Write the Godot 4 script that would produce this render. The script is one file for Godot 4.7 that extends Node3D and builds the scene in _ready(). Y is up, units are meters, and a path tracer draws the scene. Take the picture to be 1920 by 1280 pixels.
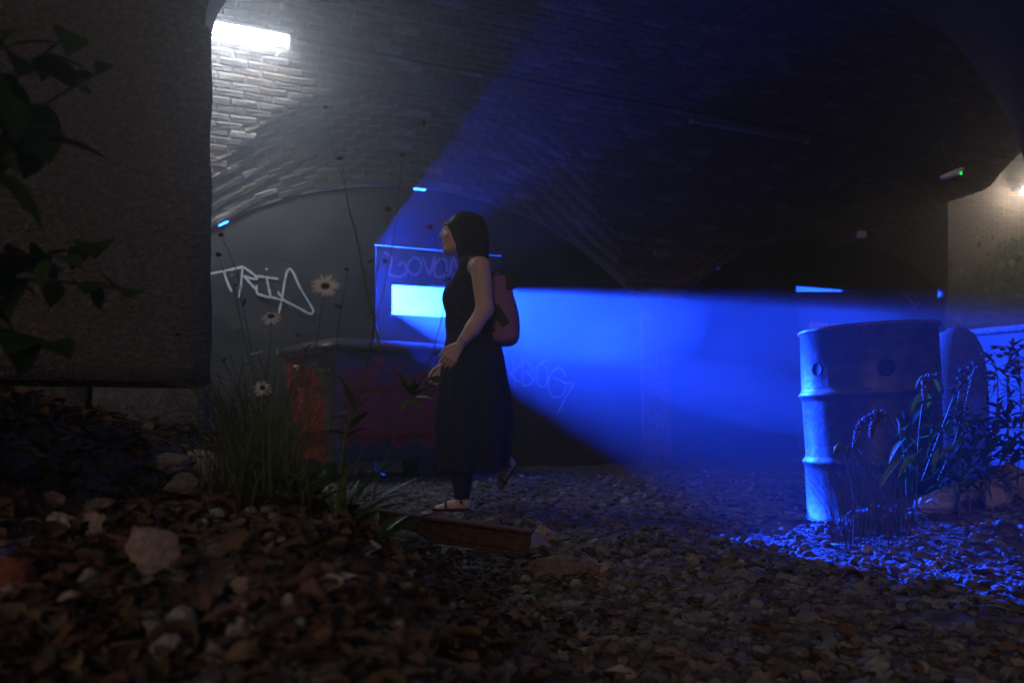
extends Node3D
# Night under a brick viaduct: blue light pours through a door window into hazy air.
# Wall frame: u along the back wall, w out of it towards the camera side, y up.

const P0 := Vector3(-1.24, 0.0, -7.3)
const TURN := 0.41888
const EYE := 0.53
var rng := RandomNumberGenerator.new()
var M := {}
var wall_basis := Basis(Vector3.UP, TURN)
var used := {}
var bump_noise := FastNoiseLite.new()

# ---------------------------------------------------------------- naming helpers
func numbered(called: String) -> String:
	var k: int = used.get(called, 0)
	used[called] = k + 1
	return called if k == 0 else "%s_%03d" % [called, k]

func tag(o: Node3D, label: String, category: String, group := "") -> Node3D:
	o.set_meta("label", label)
	o.set_meta("category", category)
	if group != "":
		o.set_meta("group", group)
	return o

func thing(called: String, label: String, category: String, at := Vector3.ZERO, turn := 0.0, group := "") -> Node3D:
	var o := Node3D.new()
	o.name = numbered(called)
	o.position = at
	o.rotation.y = turn
	add_child(o)
	return tag(o, label, category, group)

func obj(called: String, mesh: Mesh, m: Material, parent: Node = null, at := Transform3D()) -> MeshInstance3D:
	var o := MeshInstance3D.new()
	o.mesh = mesh
	o.material_override = m
	o.transform = at
	if parent == null:
		o.name = numbered(called)
		add_child(o)
	else:
		o.name = called
		parent.add_child(o, true)
	return o

func struct(called: String, mesh: Mesh, m: Material, at := Transform3D()) -> MeshInstance3D:
	var o := obj(called, mesh, m, null, at)
	o.set_meta("kind", "structure")
	return o

func scatter(called: String, mesh: Mesh, m: Material, places: Array, tints: Array, parent: Node = null) -> MultiMeshInstance3D:
	var mm := MultiMesh.new()
	mm.transform_format = MultiMesh.TRANSFORM_3D
	mm.use_colors = tints.size() > 0
	mm.mesh = mesh
	mm.instance_count = places.size()
	for i in places.size():
		mm.set_instance_transform(i, places[i])
		if tints.size() > 0:
			mm.set_instance_color(i, tints[i])
	var o := MultiMeshInstance3D.new()
	o.multimesh = mm
	o.material_override = m
	o.set_meta("kind", "stuff")
	if parent == null:
		o.name = numbered(called)
		add_child(o)
	else:
		o.name = called
		parent.add_child(o, true)
	return o

# ---------------------------------------------------------------- places
func pt(px: float, py: float, depth: float) -> Vector3:
	return Vector3((px - 960.0) / 1500.0 * depth, EYE + (775.0 - py) / 1500.0 * depth, -depth)

func wall_point(u: float, y: float, w: float) -> Vector3:
	return P0 + wall_basis * Vector3(u, y, w)

func to_wall(p: Vector3) -> Vector3:
	return wall_basis.transposed() * (p - P0)

func on_wall(px: float, py: float) -> Vector2:
	var q := (px - 960.0) / 1500.0
	var u := (1.24 + 7.3 * q) / (0.9135 - 0.4067 * q)
	return Vector2(u, EYE + (775.0 - py) / 1500.0 * (7.3 + 0.4067 * u))

func height(x: float, z: float) -> float:
	var d := -z
	var edge := 0.15 - 0.25 * (d - 1.6)
	var crest := -0.45 - 0.28 * (d - 1.6)
	var h := maxf(0.1, 0.36 - 0.1 * (d - 1.2)) * smoothstep(edge, crest, x) + 0.25 * smoothstep(-0.72, -1.12, x) + 0.1 * smoothstep(-1.1, -1.7, x)
	h *= (1.0 - smoothstep(3.5, 4.2, d)) * lerpf(0.35, 1.0, smoothstep(0.4, 1.5, d))
	h += 0.26 * exp(-((x - 2.35) * (x - 2.35) / 0.5 + (d - 3.1) * (d - 3.1) / 0.35))
	h += 0.08 * exp(-((x - 1.6) * (x - 1.6) / 0.14 + (d - 3.32) * (d - 3.32) / 0.025))
	h += 0.028 * bump_noise.get_noise_2d(x * 2.2, z * 2.2) + 0.022 * bump_noise.get_noise_2d(x * 9.0 + 40.0, z * 9.0)
	return h

func ground_at(x: float, z: float, up := 0.0) -> Vector3:
	return Vector3(x, height(x, z) + up, z)

# ---------------------------------------------------------------- mesh helpers
func begin(smooth := false) -> SurfaceTool:
	var st := SurfaceTool.new()
	st.begin(Mesh.PRIMITIVE_TRIANGLES)
	st.set_smooth_group(0 if smooth else -1)
	return st

func tri(st: SurfaceTool, a: Vector3, b: Vector3, c: Vector3, out: Vector3) -> void:
	if (c - a).cross(b - a).dot(out) < 0.0:
		var t := b
		b = c
		c = t
	st.add_vertex(a)
	st.add_vertex(b)
	st.add_vertex(c)

func quad(st: SurfaceTool, a: Vector3, b: Vector3, c: Vector3, d: Vector3, out: Vector3) -> void:
	tri(st, a, b, c, out)
	tri(st, a, c, d, out)

func done(st: SurfaceTool) -> ArrayMesh:
	st.generate_normals()
	return st.commit()

# a chamfered box; wob shifts the corners a little for worn pieces
func add_box(st: SurfaceTool, xf: Transform3D, size: Vector3, bevel := 0.004, wob := 0.0) -> void:
	var h := size * 0.5
	var b := minf(bevel, minf(h.x, minf(h.y, h.z)) * 0.8)
	var v := {}
	for sx in [-1, 1]:
		for sy in [-1, 1]:
			for sz in [-1, 1]:
				var j := Vector3(rng.randf_range(-wob, wob), rng.randf_range(-wob, wob), rng.randf_range(-wob, wob))
				var c := Vector3(h.x * sx, h.y * sy, h.z * sz) + j
				v[[sx, sy, sz, 0]] = xf * (c - Vector3(0, b * sy, b * sz))
				v[[sx, sy, sz, 1]] = xf * (c - Vector3(b * sx, 0, b * sz))
				v[[sx, sy, sz, 2]] = xf * (c - Vector3(b * sx, b * sy, 0))
	for s in [-1, 1]:
		quad(st, v[[s, -1, -1, 0]], v[[s, 1, -1, 0]], v[[s, 1, 1, 0]], v[[s, -1, 1, 0]], xf.basis.x * s)
		quad(st, v[[-1, s, -1, 1]], v[[1, s, -1, 1]], v[[1, s, 1, 1]], v[[-1, s, 1, 1]], xf.basis.y * s)
		quad(st, v[[-1, -1, s, 2]], v[[1, -1, s, 2]], v[[1, 1, s, 2]], v[[-1, 1, s, 2]], xf.basis.z * s)
		for t in [-1, 1]:
			quad(st, v[[s, t, -1, 0]], v[[s, t, 1, 0]], v[[s, t, 1, 1]], v[[s, t, -1, 1]], xf.basis.x * s + xf.basis.y * t)
			quad(st, v[[-1, s, t, 1]], v[[1, s, t, 1]], v[[1, s, t, 2]], v[[-1, s, t, 2]], xf.basis.y * s + xf.basis.z * t)
			quad(st, v[[s, -1, t, 0]], v[[s, 1, t, 0]], v[[s, 1, t, 2]], v[[s, -1, t, 2]], xf.basis.x * s + xf.basis.z * t)
			for r in [-1, 1]:
				tri(st, v[[s, t, r, 0]], v[[s, t, r, 1]], v[[s, t, r, 2]], xf.basis.x * s + xf.basis.y * t + xf.basis.z * r)

func box_mesh(size: Vector3, bevel := 0.004, wob := 0.0) -> ArrayMesh:
	var st := begin()
	add_box(st, Transform3D(), size, bevel, wob)
	return done(st)

func add_tube(st: SurfaceTool, pts: Array, radii: Array, sides := 8) -> void:
	var rings := []
	var n := pts.size()
	var side := Vector3.ZERO
	for i in n:
		var dir: Vector3 = (pts[mini(i + 1, n - 1)] - pts[maxi(i - 1, 0)]).normalized()
		if i == 0:
			side = dir.cross(Vector3.UP if absf(dir.y) < 0.9 else Vector3.RIGHT).normalized()
		else:
			side = (side - dir * side.dot(dir)).normalized()
		var up := side.cross(dir)
		var ring := []
		var r: float = radii[i] if radii.size() > 1 else radii[0]
		for k in sides:
			var a := TAU * k / sides
			ring.append(pts[i] + (side * cos(a) + up * sin(a)) * r)
		rings.append(ring)
	for i in n - 1:
		for k in sides:
			var k2 := (k + 1) % sides
			quad(st, rings[i][k], rings[i][k2], rings[i + 1][k2], rings[i + 1][k], rings[i][k] + rings[i + 1][k2] - pts[i] - pts[i + 1])
	for e in [0, n - 1]:
		var away: Vector3 = (pts[0] - pts[1]) if e == 0 else (pts[n - 1] - pts[n - 2])
		for k in sides:
			tri(st, pts[e], rings[e][k], rings[e][(k + 1) % sides], away)

func tube_mesh(pts: Array, radii: Array, sides := 8) -> ArrayMesh:
	var st := begin(true)
	add_tube(st, pts, radii, sides)
	return done(st)

func curve_points(pts: Array, steps := 5) -> Array:
	if pts.size() < 3:
		return pts
	var out := []
	var n := pts.size()
	for i in n - 1:
		for k in steps:
			out.append(pts[i].cubic_interpolate(pts[i + 1], pts[maxi(i - 1, 0)], pts[mini(i + 2, n - 1)], float(k) / steps))
	out.append(pts[n - 1])
	return out

# profile: Vector2(radius, height) from bottom to top, turned about the y axis
func add_lathe(st: SurfaceTool, xf: Transform3D, profile: Array, sides := 32) -> void:
	for i in profile.size() - 1:
		var a: Vector2 = profile[i]
		var b: Vector2 = profile[i + 1]
		for k in sides:
			var t0 := TAU * k / sides
			var t1 := TAU * (k + 1) / sides
			var c0 := Vector3(cos(t0), 0, sin(t0))
			var c1 := Vector3(cos(t1), 0, sin(t1))
			var mid := (c0 + c1).normalized()
			var out := xf.basis * (mid * (b.y - a.y) + Vector3(0, a.x - b.x, 0))
			var p0 := xf * (c0 * a.x + Vector3(0, a.y, 0))
			var p1 := xf * (c1 * a.x + Vector3(0, a.y, 0))
			var q0 := xf * (c0 * b.x + Vector3(0, b.y, 0))
			var q1 := xf * (c1 * b.x + Vector3(0, b.y, 0))
			if a.x > 1e-5:
				tri(st, p0, p1, q1, out)
			if b.x > 1e-5:
				tri(st, p0, q1, q0, out)

# a rounded or angular stone
func rock_mesh(seed_: int, size: Vector3, rough := 0.25, levels := 1, smooth := false) -> ArrayMesh:
	var noise := FastNoiseLite.new()
	noise.seed = seed_
	noise.frequency = 0.9
	var t := (1.0 + sqrt(5.0)) / 2.0
	var v: Array = []
	for p in [[-1, t, 0], [1, t, 0], [-1, -t, 0], [1, -t, 0], [0, -1, t], [0, 1, t], [0, -1, -t], [0, 1, -t], [t, 0, -1], [t, 0, 1], [-t, 0, -1], [-t, 0, 1]]:
		v.append(Vector3(p[0], p[1], p[2]).normalized())
	var f := [[0, 11, 5], [0, 5, 1], [0, 1, 7], [0, 7, 10], [0, 10, 11], [1, 5, 9], [5, 11, 4], [11, 10, 2], [10, 7, 6], [7, 1, 8], [3, 9, 4], [3, 4, 2], [3, 2, 6], [3, 6, 8], [3, 8, 9], [4, 9, 5], [2, 4, 11], [6, 2, 10], [8, 6, 7], [9, 8, 1]]
	for l in levels:
		var g := []
		for q in f:
			var m := []
			for e in 3:
				v.append(((v[q[e]] + v[q[(e + 1) % 3]]) * 0.5).normalized())
				m.append(v.size() - 1)
			g.append_array([[q[0], m[0], m[2]], [q[1], m[1], m[0]], [q[2], m[2], m[1]], m])
		f = g
	var cuts := []
	var r := RandomNumberGenerator.new()
	r.seed = seed_ * 7 + 3
	for k in 7:
		cuts.append([Vector3(r.randf_range(-1, 1), r.randf_range(-1, 1), r.randf_range(-1, 1)).normalized(), r.randf_range(0.62, 0.95)])
	var st := begin(smooth)
	var p := []
	for q in v:
		var w: Vector3 = q * (1.0 + rough * noise.get_noise_3dv(q * 1.3) + 0.3 * rough * noise.get_noise_3dv(q * 4.0 + Vector3(9, 0, 0)))
		for c in cuts:
			var over: float = w.dot(c[0]) - c[1]
			if over > 0.0:
				w -= c[0] * over * 0.9
		p.append(w * size)
	for q in f:
		tri(st, p[q[0]], p[q[1]], p[q[2]], p[q[0]] + p[q[1]] + p[q[2]])
	return done(st)

# a leaf in the xz plane: stalk end at the origin, tip at +z, face up
func add_leaf(st: SurfaceTool, xf: Transform3D, length: float, width: float, fold := 0.25, curl := 0.3, lobes := 0.0, steps := 6) -> void:
	var rows := []
	for i in steps + 1:
		var t := float(i) / steps
		var wd := width * 0.5 * pow(sin(PI * pow(t, 0.8)), 0.9) * (1.0 - lobes * 0.6 * absf(sin(t * PI * 3.5)))
		if i == 0 or i == steps:
			wd = width * 0.015
		var ang := curl * t
		var mid := Vector3(0, -length * t * sin(ang) * 0.6, length * t * cos(ang * 0.6))
		var up := wd * fold
		rows.append([xf * (mid + Vector3(-wd, up, 0)), xf * mid, xf * (mid + Vector3(wd, up, 0))])
	for i in steps:
		quad(st, rows[i][0], rows[i][1], rows[i + 1][1], rows[i + 1][0], xf.basis.y)
		quad(st, rows[i][1], rows[i][2], rows[i + 1][2], rows[i + 1][1], xf.basis.y)

func leaf_mesh(length: float, width: float, fold := 0.25, curl := 0.3, lobes := 0.0, steps := 6) -> ArrayMesh:
	var st := begin(true)
	add_leaf(st, Transform3D(), length, width, fold, curl, lobes, steps)
	return done(st)

# a crumpled dead leaf
func dead_leaf_mesh(seed_: int, s: float) -> ArrayMesh:
	var r := RandomNumberGenerator.new()
	r.seed = seed_
	var st := begin(true)
	var grid := []
	var fold := r.randf_range(0.2, 1.1)
	var curl := r.randf_range(0.3, 1.6)
	for i in 7:
		var t := i / 6.0
		var row := []
		var wd := s * 0.36 * pow(sin(PI * clampf(t * 0.94 + 0.03, 0, 1)), 0.7) * r.randf_range(0.65, 1.15)
		for k in 5:
			var q := (k - 2) / 2.0
			var y := s * (0.25 * fold * q * q - 0.18 * curl * (t - 0.5) * (t - 0.5) * 4.0 + r.randf_range(-0.05, 0.05))
			row.append(Vector3(wd * q * (1.0 - 0.25 * fold * absf(q)), y, s * (t - 0.5)))
		grid.append(row)
	for i in 6:
		for k in 4:
			quad(st, grid[i][k], grid[i][k + 1], grid[i + 1][k + 1], grid[i + 1][k], Vector3.UP)
	return done(st)

# paint strokes: flat ribbons in the xy plane, each a hair above the one before
func add_strokes(st: SurfaceTool, strokes: Array, width: float, lift := 0.0) -> void:
	var z := lift
	for s in strokes:
		for i in s.size():
			z += 0.00012
			var a: Vector2 = s[i]
			var w := width * rng.randf_range(0.75, 1.25)
			for k in 8:
				var t0 := TAU * k / 8.0
				var t1 := TAU * (k + 1) / 8.0
				tri(st, Vector3(a.x, a.y, z), Vector3(a.x + cos(t0) * w * 0.5, a.y + sin(t0) * w * 0.5, z), Vector3(a.x + cos(t1) * w * 0.5, a.y + sin(t1) * w * 0.5, z), Vector3.BACK)
			if i + 1 < s.size():
				z += 0.00012
				var b: Vector2 = s[i + 1]
				var e := (b - a).orthogonal().normalized() * w * 0.5
				quad(st, Vector3(a.x + e.x, a.y + e.y, z), Vector3(b.x + e.x, b.y + e.y, z), Vector3(b.x - e.x, b.y - e.y, z), Vector3(a.x - e.x, a.y - e.y, z), Vector3.BACK)

func graffiti(parent: Node, strokes: Array, width: float, m: Material, w := 0.002) -> void:
	var st := begin()
	var done_strokes := []
	for s in strokes:
		var pts := []
		for q in s:
			var v := on_wall(q[0], q[1])
			pts.append(Vector3(v.x, v.y, 0))
		pts = curve_points(pts, 4)
		var flat := []
		for v in pts:
			flat.append(Vector2(v.x, v.y))
		done_strokes.append(flat)
	add_strokes(st, done_strokes, width)
	obj("graffiti", done(st), m, parent, Transform3D(Basis(), Vector3(0, 0, w)))

# ---------------------------------------------------------------- materials
func lin(r: float, g: float, b: float, a := 1.0) -> Color:
	return Color(r, g, b, a).linear_to_srgb()

func plain(c: Color, rough := 0.8, metal := 0.0) -> StandardMaterial3D:
	var m := StandardMaterial3D.new()
	m.albedo_color = c
	m.roughness = rough
	m.metallic = metal
	return m

func noise_texture(freq: float, seed_: int, ramp: Gradient = null, size := 256, octaves := 5) -> NoiseTexture2D:
	var n := FastNoiseLite.new()
	n.seed = seed_
	n.frequency = freq
	n.fractal_octaves = octaves
	n.noise_type = FastNoiseLite.TYPE_SIMPLEX_SMOOTH
	var t := NoiseTexture2D.new()
	t.width = size
	t.height = size
	t.seamless = true
	t.noise = n
	if ramp:
		t.color_ramp = ramp
	return t

# surface of two or three tones, laid by triplanar mapping; metres is the size of one repeat
func noisy(tones: Array, metres: float, freq := 0.02, rough := 0.85, relief := 0.0, seed_ := 1, world := true) -> StandardMaterial3D:
	var g := Gradient.new()
	g.offsets = PackedFloat32Array()
	var off := PackedFloat32Array()
	var col := PackedColorArray()
	for i in tones.size():
		off.append(0.18 + 0.64 * i / maxf(1.0, tones.size() - 1))
		col.append(tones[i])
	g.offsets = off
	g.colors = col
	var m := StandardMaterial3D.new()
	m.albedo_texture = noise_texture(freq, seed_, g)
	m.uv1_triplanar = true
	m.uv1_world_triplanar = world
	m.uv1_scale = Vector3.ONE / metres
	m.roughness = rough
	if relief > 0.0:
		m.heightmap_enabled = true
		m.heightmap_texture = noise_texture(freq * 2.0, seed_ + 50, null, 256, 6)
		m.heightmap_scale = relief
	return m

func tinted(rough := 0.85) -> StandardMaterial3D:
	var m := StandardMaterial3D.new()
	m.vertex_color_use_as_albedo = true
	m.roughness = rough
	return m

func leafy(c: Color, through: Color, rough := 0.5) -> StandardMaterial3D:
	var m := plain(c, rough)
	m.cull_mode = BaseMaterial3D.CULL_DISABLED
	m.backlight_enabled = true
	m.backlight = through
	return m

func glowing(c: Color, energy: float) -> StandardMaterial3D:
	var m := plain(c, 0.6)
	m.emission_enabled = true
	m.emission = c
	m.emission_energy_multiplier = energy
	return m

func make_materials() -> void:
	M.ground = noisy([lin(0.05, 0.04, 0.032), lin(0.1, 0.083, 0.068), lin(0.16, 0.145, 0.13)], 0.9, 0.03, 0.95, 1.2, 3)
	M.stone = noisy([lin(0.045, 0.041, 0.04), lin(0.08, 0.073, 0.07), lin(0.11, 0.1, 0.096), lin(0.17, 0.165, 0.16)], 0.6, 0.09, 0.9, 0.9, 5)
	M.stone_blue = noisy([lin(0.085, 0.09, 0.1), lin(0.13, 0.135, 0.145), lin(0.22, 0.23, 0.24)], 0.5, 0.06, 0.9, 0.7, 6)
	M.mortar = noisy([lin(0.17, 0.16, 0.15), lin(0.28, 0.265, 0.25)], 0.7, 0.04, 0.95, 0.8, 7)
	M.brick = []
	for k in 5:
		var a: Array = [[0.115, 0.09, 0.08], [0.14, 0.1, 0.08], [0.1, 0.09, 0.085], [0.16, 0.13, 0.11], [0.3, 0.28, 0.26]][k]
		M.brick.append(noisy([lin(a[0] * 0.55, a[1] * 0.55, a[2] * 0.55), lin(a[0], a[1], a[2]), lin(a[0] * 1.25, a[1] * 1.25, a[2] * 1.25)], 0.4, 0.03, 0.9, 0.5, 20 + k))
	M.panel = noisy([lin(0.022, 0.022, 0.024), lin(0.04, 0.04, 0.043), lin(0.05, 0.05, 0.053), lin(0.07, 0.068, 0.066)], 2.3, 0.018, 0.85, 0.15, 30)
	M.door = noisy([lin(0.075, 0.075, 0.085), lin(0.1, 0.1, 0.11)], 1.3, 0.012, 0.6, 0.05, 31)
	M.plaster = noisy([lin(0.2, 0.2, 0.19), lin(0.28, 0.28, 0.27)], 2.0, 0.012, 0.9, 0.2, 32)
	M.paint = plain(lin(0.72, 0.72, 0.74), 0.7)
	M.paint_thin = plain(lin(0.42, 0.42, 0.46), 0.7)
	M.metal = plain(lin(0.2, 0.2, 0.2), 0.5, 0.6)
	M.black = plain(lin(0.01, 0.01, 0.011), 0.9)
	M.white_plastic = plain(lin(0.7, 0.7, 0.68), 0.45)
	M.glass = plain(Color(1, 1, 1, 0.06), 0.05)
	M.glass.transparency = BaseMaterial3D.TRANSPARENCY_ALPHA
	M.rust = noisy([lin(0.045, 0.022, 0.014), lin(0.11, 0.045, 0.024), lin(0.2, 0.09, 0.045)], 0.4, 0.04, 0.85, 0.4, 40)

# ================================================================ the scene
func _ready() -> void:
	rng.seed = 11
	bump_noise.seed = 4
	bump_noise.frequency = 0.5
	set_view_and_light()
	make_materials()
	build_ground()
	build_vault()
	build_back_wall()
	build_pier()
	build_far_side()
	build_lamps()
	build_container()
	build_barrel()
	build_debris()
	build_person()
	build_flowers()
	build_left_shrub()
	build_right_bush()

func set_view_and_light() -> void:
	var cam := Camera3D.new()
	cam.name = "camera"
	cam.projection = Camera3D.PROJECTION_FRUSTUM
	cam.near = 0.05
	cam.far = 80.0
	cam.size = 2.0 * 0.05 * 640.0 / 1500.0
	cam.frustum_offset = Vector2(0.0, 0.05 * 135.0 / 1500.0)
	cam.position = Vector3(0, EYE, 0)
	cam.current = true
	var attr := CameraAttributesPhysical.new()
	attr.frustum_focal_length = 28.0
	attr.frustum_focus_distance = 2.9
	attr.exposure_aperture = 3.2
	cam.attributes = attr
	cam.projection = Camera3D.PROJECTION_FRUSTUM
	cam.size = 2.0 * 0.05 * 640.0 / 1500.0
	cam.frustum_offset = Vector2(0.0, 0.05 * 135.0 / 1500.0)
	add_child(cam)

	var env := Environment.new()
	var sky_mat := ProceduralSkyMaterial.new()
	sky_mat.sky_top_color = Color(0.30, 0.29, 0.31)
	sky_mat.sky_horizon_color = Color(0.40, 0.36, 0.33)
	sky_mat.ground_bottom_color = Color(0.1, 0.09, 0.08)
	sky_mat.ground_horizon_color = Color(0.2, 0.18, 0.16)
	sky_mat.sky_energy_multiplier = 1.0
	sky_mat.sun_angle_max = 1.0
	var sky := Sky.new()
	sky.sky_material = sky_mat
	env.background_mode = Environment.BG_SKY
	env.sky = sky
	env.background_energy_multiplier = 0.6
	env.tonemap_mode = Environment.TONE_MAPPER_LINEAR
	env.tonemap_exposure = 1.0
	env.volumetric_fog_enabled = true
	env.volumetric_fog_density = 0.046
	env.volumetric_fog_anisotropy = 0.8
	env.volumetric_fog_albedo = Color(0.96, 0.97, 1.0)
	env.sdfgi_enabled = true
	env.ssao_enabled = true
	env.ssil_enabled = true
	var we := WorldEnvironment.new()
	we.name = "environment"
	we.environment = env
	add_child(we)

	# uneven wisps of mist drifting in the light
	for k in 12:
		var wisp := FogVolume.new()
		wisp.name = numbered("mist_wisp")
		wisp.shape = RenderingServer.FOG_VOLUME_SHAPE_ELLIPSOID
		wisp.size = Vector3(rng.randf_range(0.5, 1.3), rng.randf_range(0.25, 0.6), rng.randf_range(0.6, 1.6))
		var out := rng.randf_range(0.3, 4.6)
		wisp.transform = Transform3D(wall_basis * Basis.from_euler(Vector3(rng.randf_range(-0.4, 0.4), rng.randf() * TAU, rng.randf_range(-0.5, 0.5))), wall_point(0.45 + 0.33 * out + rng.randf_range(-0.5, 0.7), 1.5 - 0.2 * out + rng.randf_range(-0.25, 0.35), out))
		var air := FogMaterial.new()
		air.density = rng.randf_range(0.02, 0.05)
		air.albedo = Color(0.96, 0.97, 1.0)
		wisp.material = air
		wisp.set_meta("kind", "stuff")
		add_child(wisp)

	# the dim glow of the town sky, low behind the camera
	var moon := DirectionalLight3D.new()
	moon.name = "night_glow"
	moon.light_energy = 0.15
	moon.light_color = Color(1.0, 0.86, 0.78)
	moon.light_angular_distance = 14.0
	moon.shadow_enabled = true
	moon.rotation = Vector3(deg_to_rad(-22.0), deg_to_rad(-14.0), 0)
	add_child(moon)

# ---------------------------------------------------------------- ground
func grid_steps(lo: float, hi: float, near_lo: float, near_hi: float, fine: float) -> Array:
	var out := []
	var x := near_lo
	while x < near_hi:
		out.append(x)
		x += fine
	var s := fine
	while x < hi:
		out.append(x)
		s *= 1.3
		x += s
	out.append(hi)
	x = near_lo
	s = fine
	var low := []
	while x > lo:
		s *= 1.3
		x -= s
		low.push_front(maxf(x, lo))
	return low + out

func build_ground() -> void:
	var xs := grid_steps(-60.0, 60.0, -2.6, 3.6, 0.05)
	var zs := grid_steps(-60.0, 30.0, -6.0, 0.3, 0.05)
	var v := PackedVector3Array()
	var idx := PackedInt32Array()
	for z in zs:
		for x in xs:
			v.append(ground_at(x, z))
	var n := xs.size()
	for j in zs.size() - 1:
		for i in n - 1:
			var a := j * n + i
			idx.append_array([a, a + 1, a + n, a + 1, a + n + 1, a + n])
	var arr := []
	arr.resize(Mesh.ARRAY_MAX)
	arr[Mesh.ARRAY_VERTEX] = v
	arr[Mesh.ARRAY_INDEX] = idx
	var m := ArrayMesh.new()
	m.add_surface_from_arrays(Mesh.PRIMITIVE_TRIANGLES, arr)
	var st := SurfaceTool.new()
	st.create_from(m, 0)
	st.generate_normals()
	struct("ground", st.commit(), M.ground)

# ---------------------------------------------------------------- vault
func arc(u: float) -> float:
	var best := 0.0
	for c in [0.45, 5.65]:
		var d: float = absf(u - c)
		if d < 2.42:
			best = maxf(best, -0.81 + sqrt(3.45 * 3.45 - d * d))
	return best

func main_vault(w: float) -> float:
	var q := clampf((2.0 - w) / 2.0, -1.0, 1.0)
	return 1.5 + 2.35 * sqrt(1.0 - q * q)

func vault_y(u: float, w: float) -> float:
	var lunette := arc(u) + 0.75 * (1.0 - exp(-maxf(w, 0.0) / 0.25))
	var y := maxf(main_vault(w), lunette if arc(u) > 1.3 else 0.0)
	return maxf(y, 3.21 + 0.06 * w) if u > 6.85 else y

func front_arch(u: float) -> float:
	var q := (u - 1.48) / 3.125
	return 2.08 + 1.75 * sqrt(maxf(0.0, 1.0 - q * q)) if absf(q) < 1.0 else 0.0

func build_vault() -> void:
	var root := thing("brick_vault", "dark brick vault ceiling over the whole passage, lit pale beside the tube lamp", "vault", P0, TURN)
	# the bed of mortar
	var st := begin(true)
	var us := []
	var u := -5.0
	while u < 7.45:
		us.append(u)
		u += 0.08
	var ws := [0.0, 0.012, 0.03, 0.05, 0.075, 0.1, 0.14, 0.18, 0.23, 0.28, 0.34, 0.42, 0.5, 0.6, 0.7, 0.8, 0.9, 1.0, 1.15, 1.3, 1.5, 1.7, 2.0, 2.3, 2.6, 2.8, 3.0]
	for i in us.size() - 1:
		for j in ws.size() - 1:
			var c := []
			for q in [[0, 0], [1, 0], [1, 1], [0, 1]]:
				var uu: float = us[i + q[0]]
				var ww: float = ws[j + q[1]]
				c.append(Vector3(uu, vault_y(uu, ww) + 0.012, ww))
			quad(st, c[0], c[1], c[2], c[3], Vector3(0, -1, 0.3 if ws[j] < 2.0 else -0.3))
	obj("mortar_bed", done(st), M.mortar, root)
	# roof slab over it all keeps the sky out
	st = begin()
	add_box(st, Transform3D(Basis(), Vector3(1.2, 4.75, 0.35)), Vector3(12.6, 0.3, 7.7), 0.01)
	obj("roof_slab", done(st), M.mortar, root)
	# bricks: courses measured down from the crown on both sides
	var kinds := []
	for k in 5:
		kinds.append(box_mesh(Vector3(0.198, 0.05, 0.05), 0.009, 0.005))
	var rows := []
	for k in 2:
		var off := 0.106 * k
		var uu := -4.9 + off
		while uu < 7.35:
			for side in [-1, 1]:
				var w := 2.0
				var s := 0.0
				var prev := Vector2(w, vault_y(uu, w))
				var next := 0.031 + (0.062 if side > 0 and k == 1 else 0.062 * k)
				while (side < 0 and w > 0.0) or (side > 0 and w < 2.98):
					w += side * 0.004
					if w < 0.0:
						break
					var cur := Vector2(w, vault_y(uu, w))
					s += prev.distance_to(cur)
					if s >= next:
						next += 0.124
						rows.append([uu, w, cur.y])
					prev = cur
			uu += 0.212
	var cand := []
	for q in rows:
		var e := 0.01
		var du := Vector3(2 * e, vault_y(q[0] + e, q[1]) - vault_y(q[0] - e, q[1]), 0)
		var dw := Vector3(0, vault_y(q[0], q[1] + e) - vault_y(q[0], maxf(q[1] - e, 0.0)), q[1] + e - maxf(q[1] - e, 0.0))
		var down := du.cross(dw).normalized()
		if down.y > 0.0:
			down = -down
		var x := du.normalized()
		var z := down
		var y := z.cross(x).normalized()
		var basis := Basis(x, y, z).rotated(z, rng.randf_range(-0.02, 0.02))
		var pos := Vector3(q[0] + rng.randf_range(-0.005, 0.005), q[2] + 0.012, q[1]) + down * (-0.012 + rng.randf_range(-0.006, 0.004))
		var p := P0 + wall_basis * pos
		var sx := 960.0 + 1500.0 * p.x / -p.z
		var sy := 775.0 - 1500.0 * (p.y - EYE) / -p.z
		var shown := sx > 385.0 and sx < 1100.0 and sy > -15.0 and sy < 430.0
		cand.append([0 if shown else 1, p.distance_to(pt(470, 110, 6.0)), Transform3D(basis, pos)])
	cand.sort_custom(func(a, b): return a[0] < b[0] or (a[0] == b[0] and a[1] < b[1]))
	var rest := [[], [], [], [], []]
	for i in cand.size():
		var k := rng.randi() % 4 if rng.randf() > 0.1 else 4
		if i < 300:
			obj("brick", kinds[rng.randi() % 5], M.brick[k], root, cand[i][2])
		else:
			rest[k].append(cand[i][2])
	for k in 5:
		scatter("bricks", kinds[k], M.brick[k], rest[k], [], root)

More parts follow.
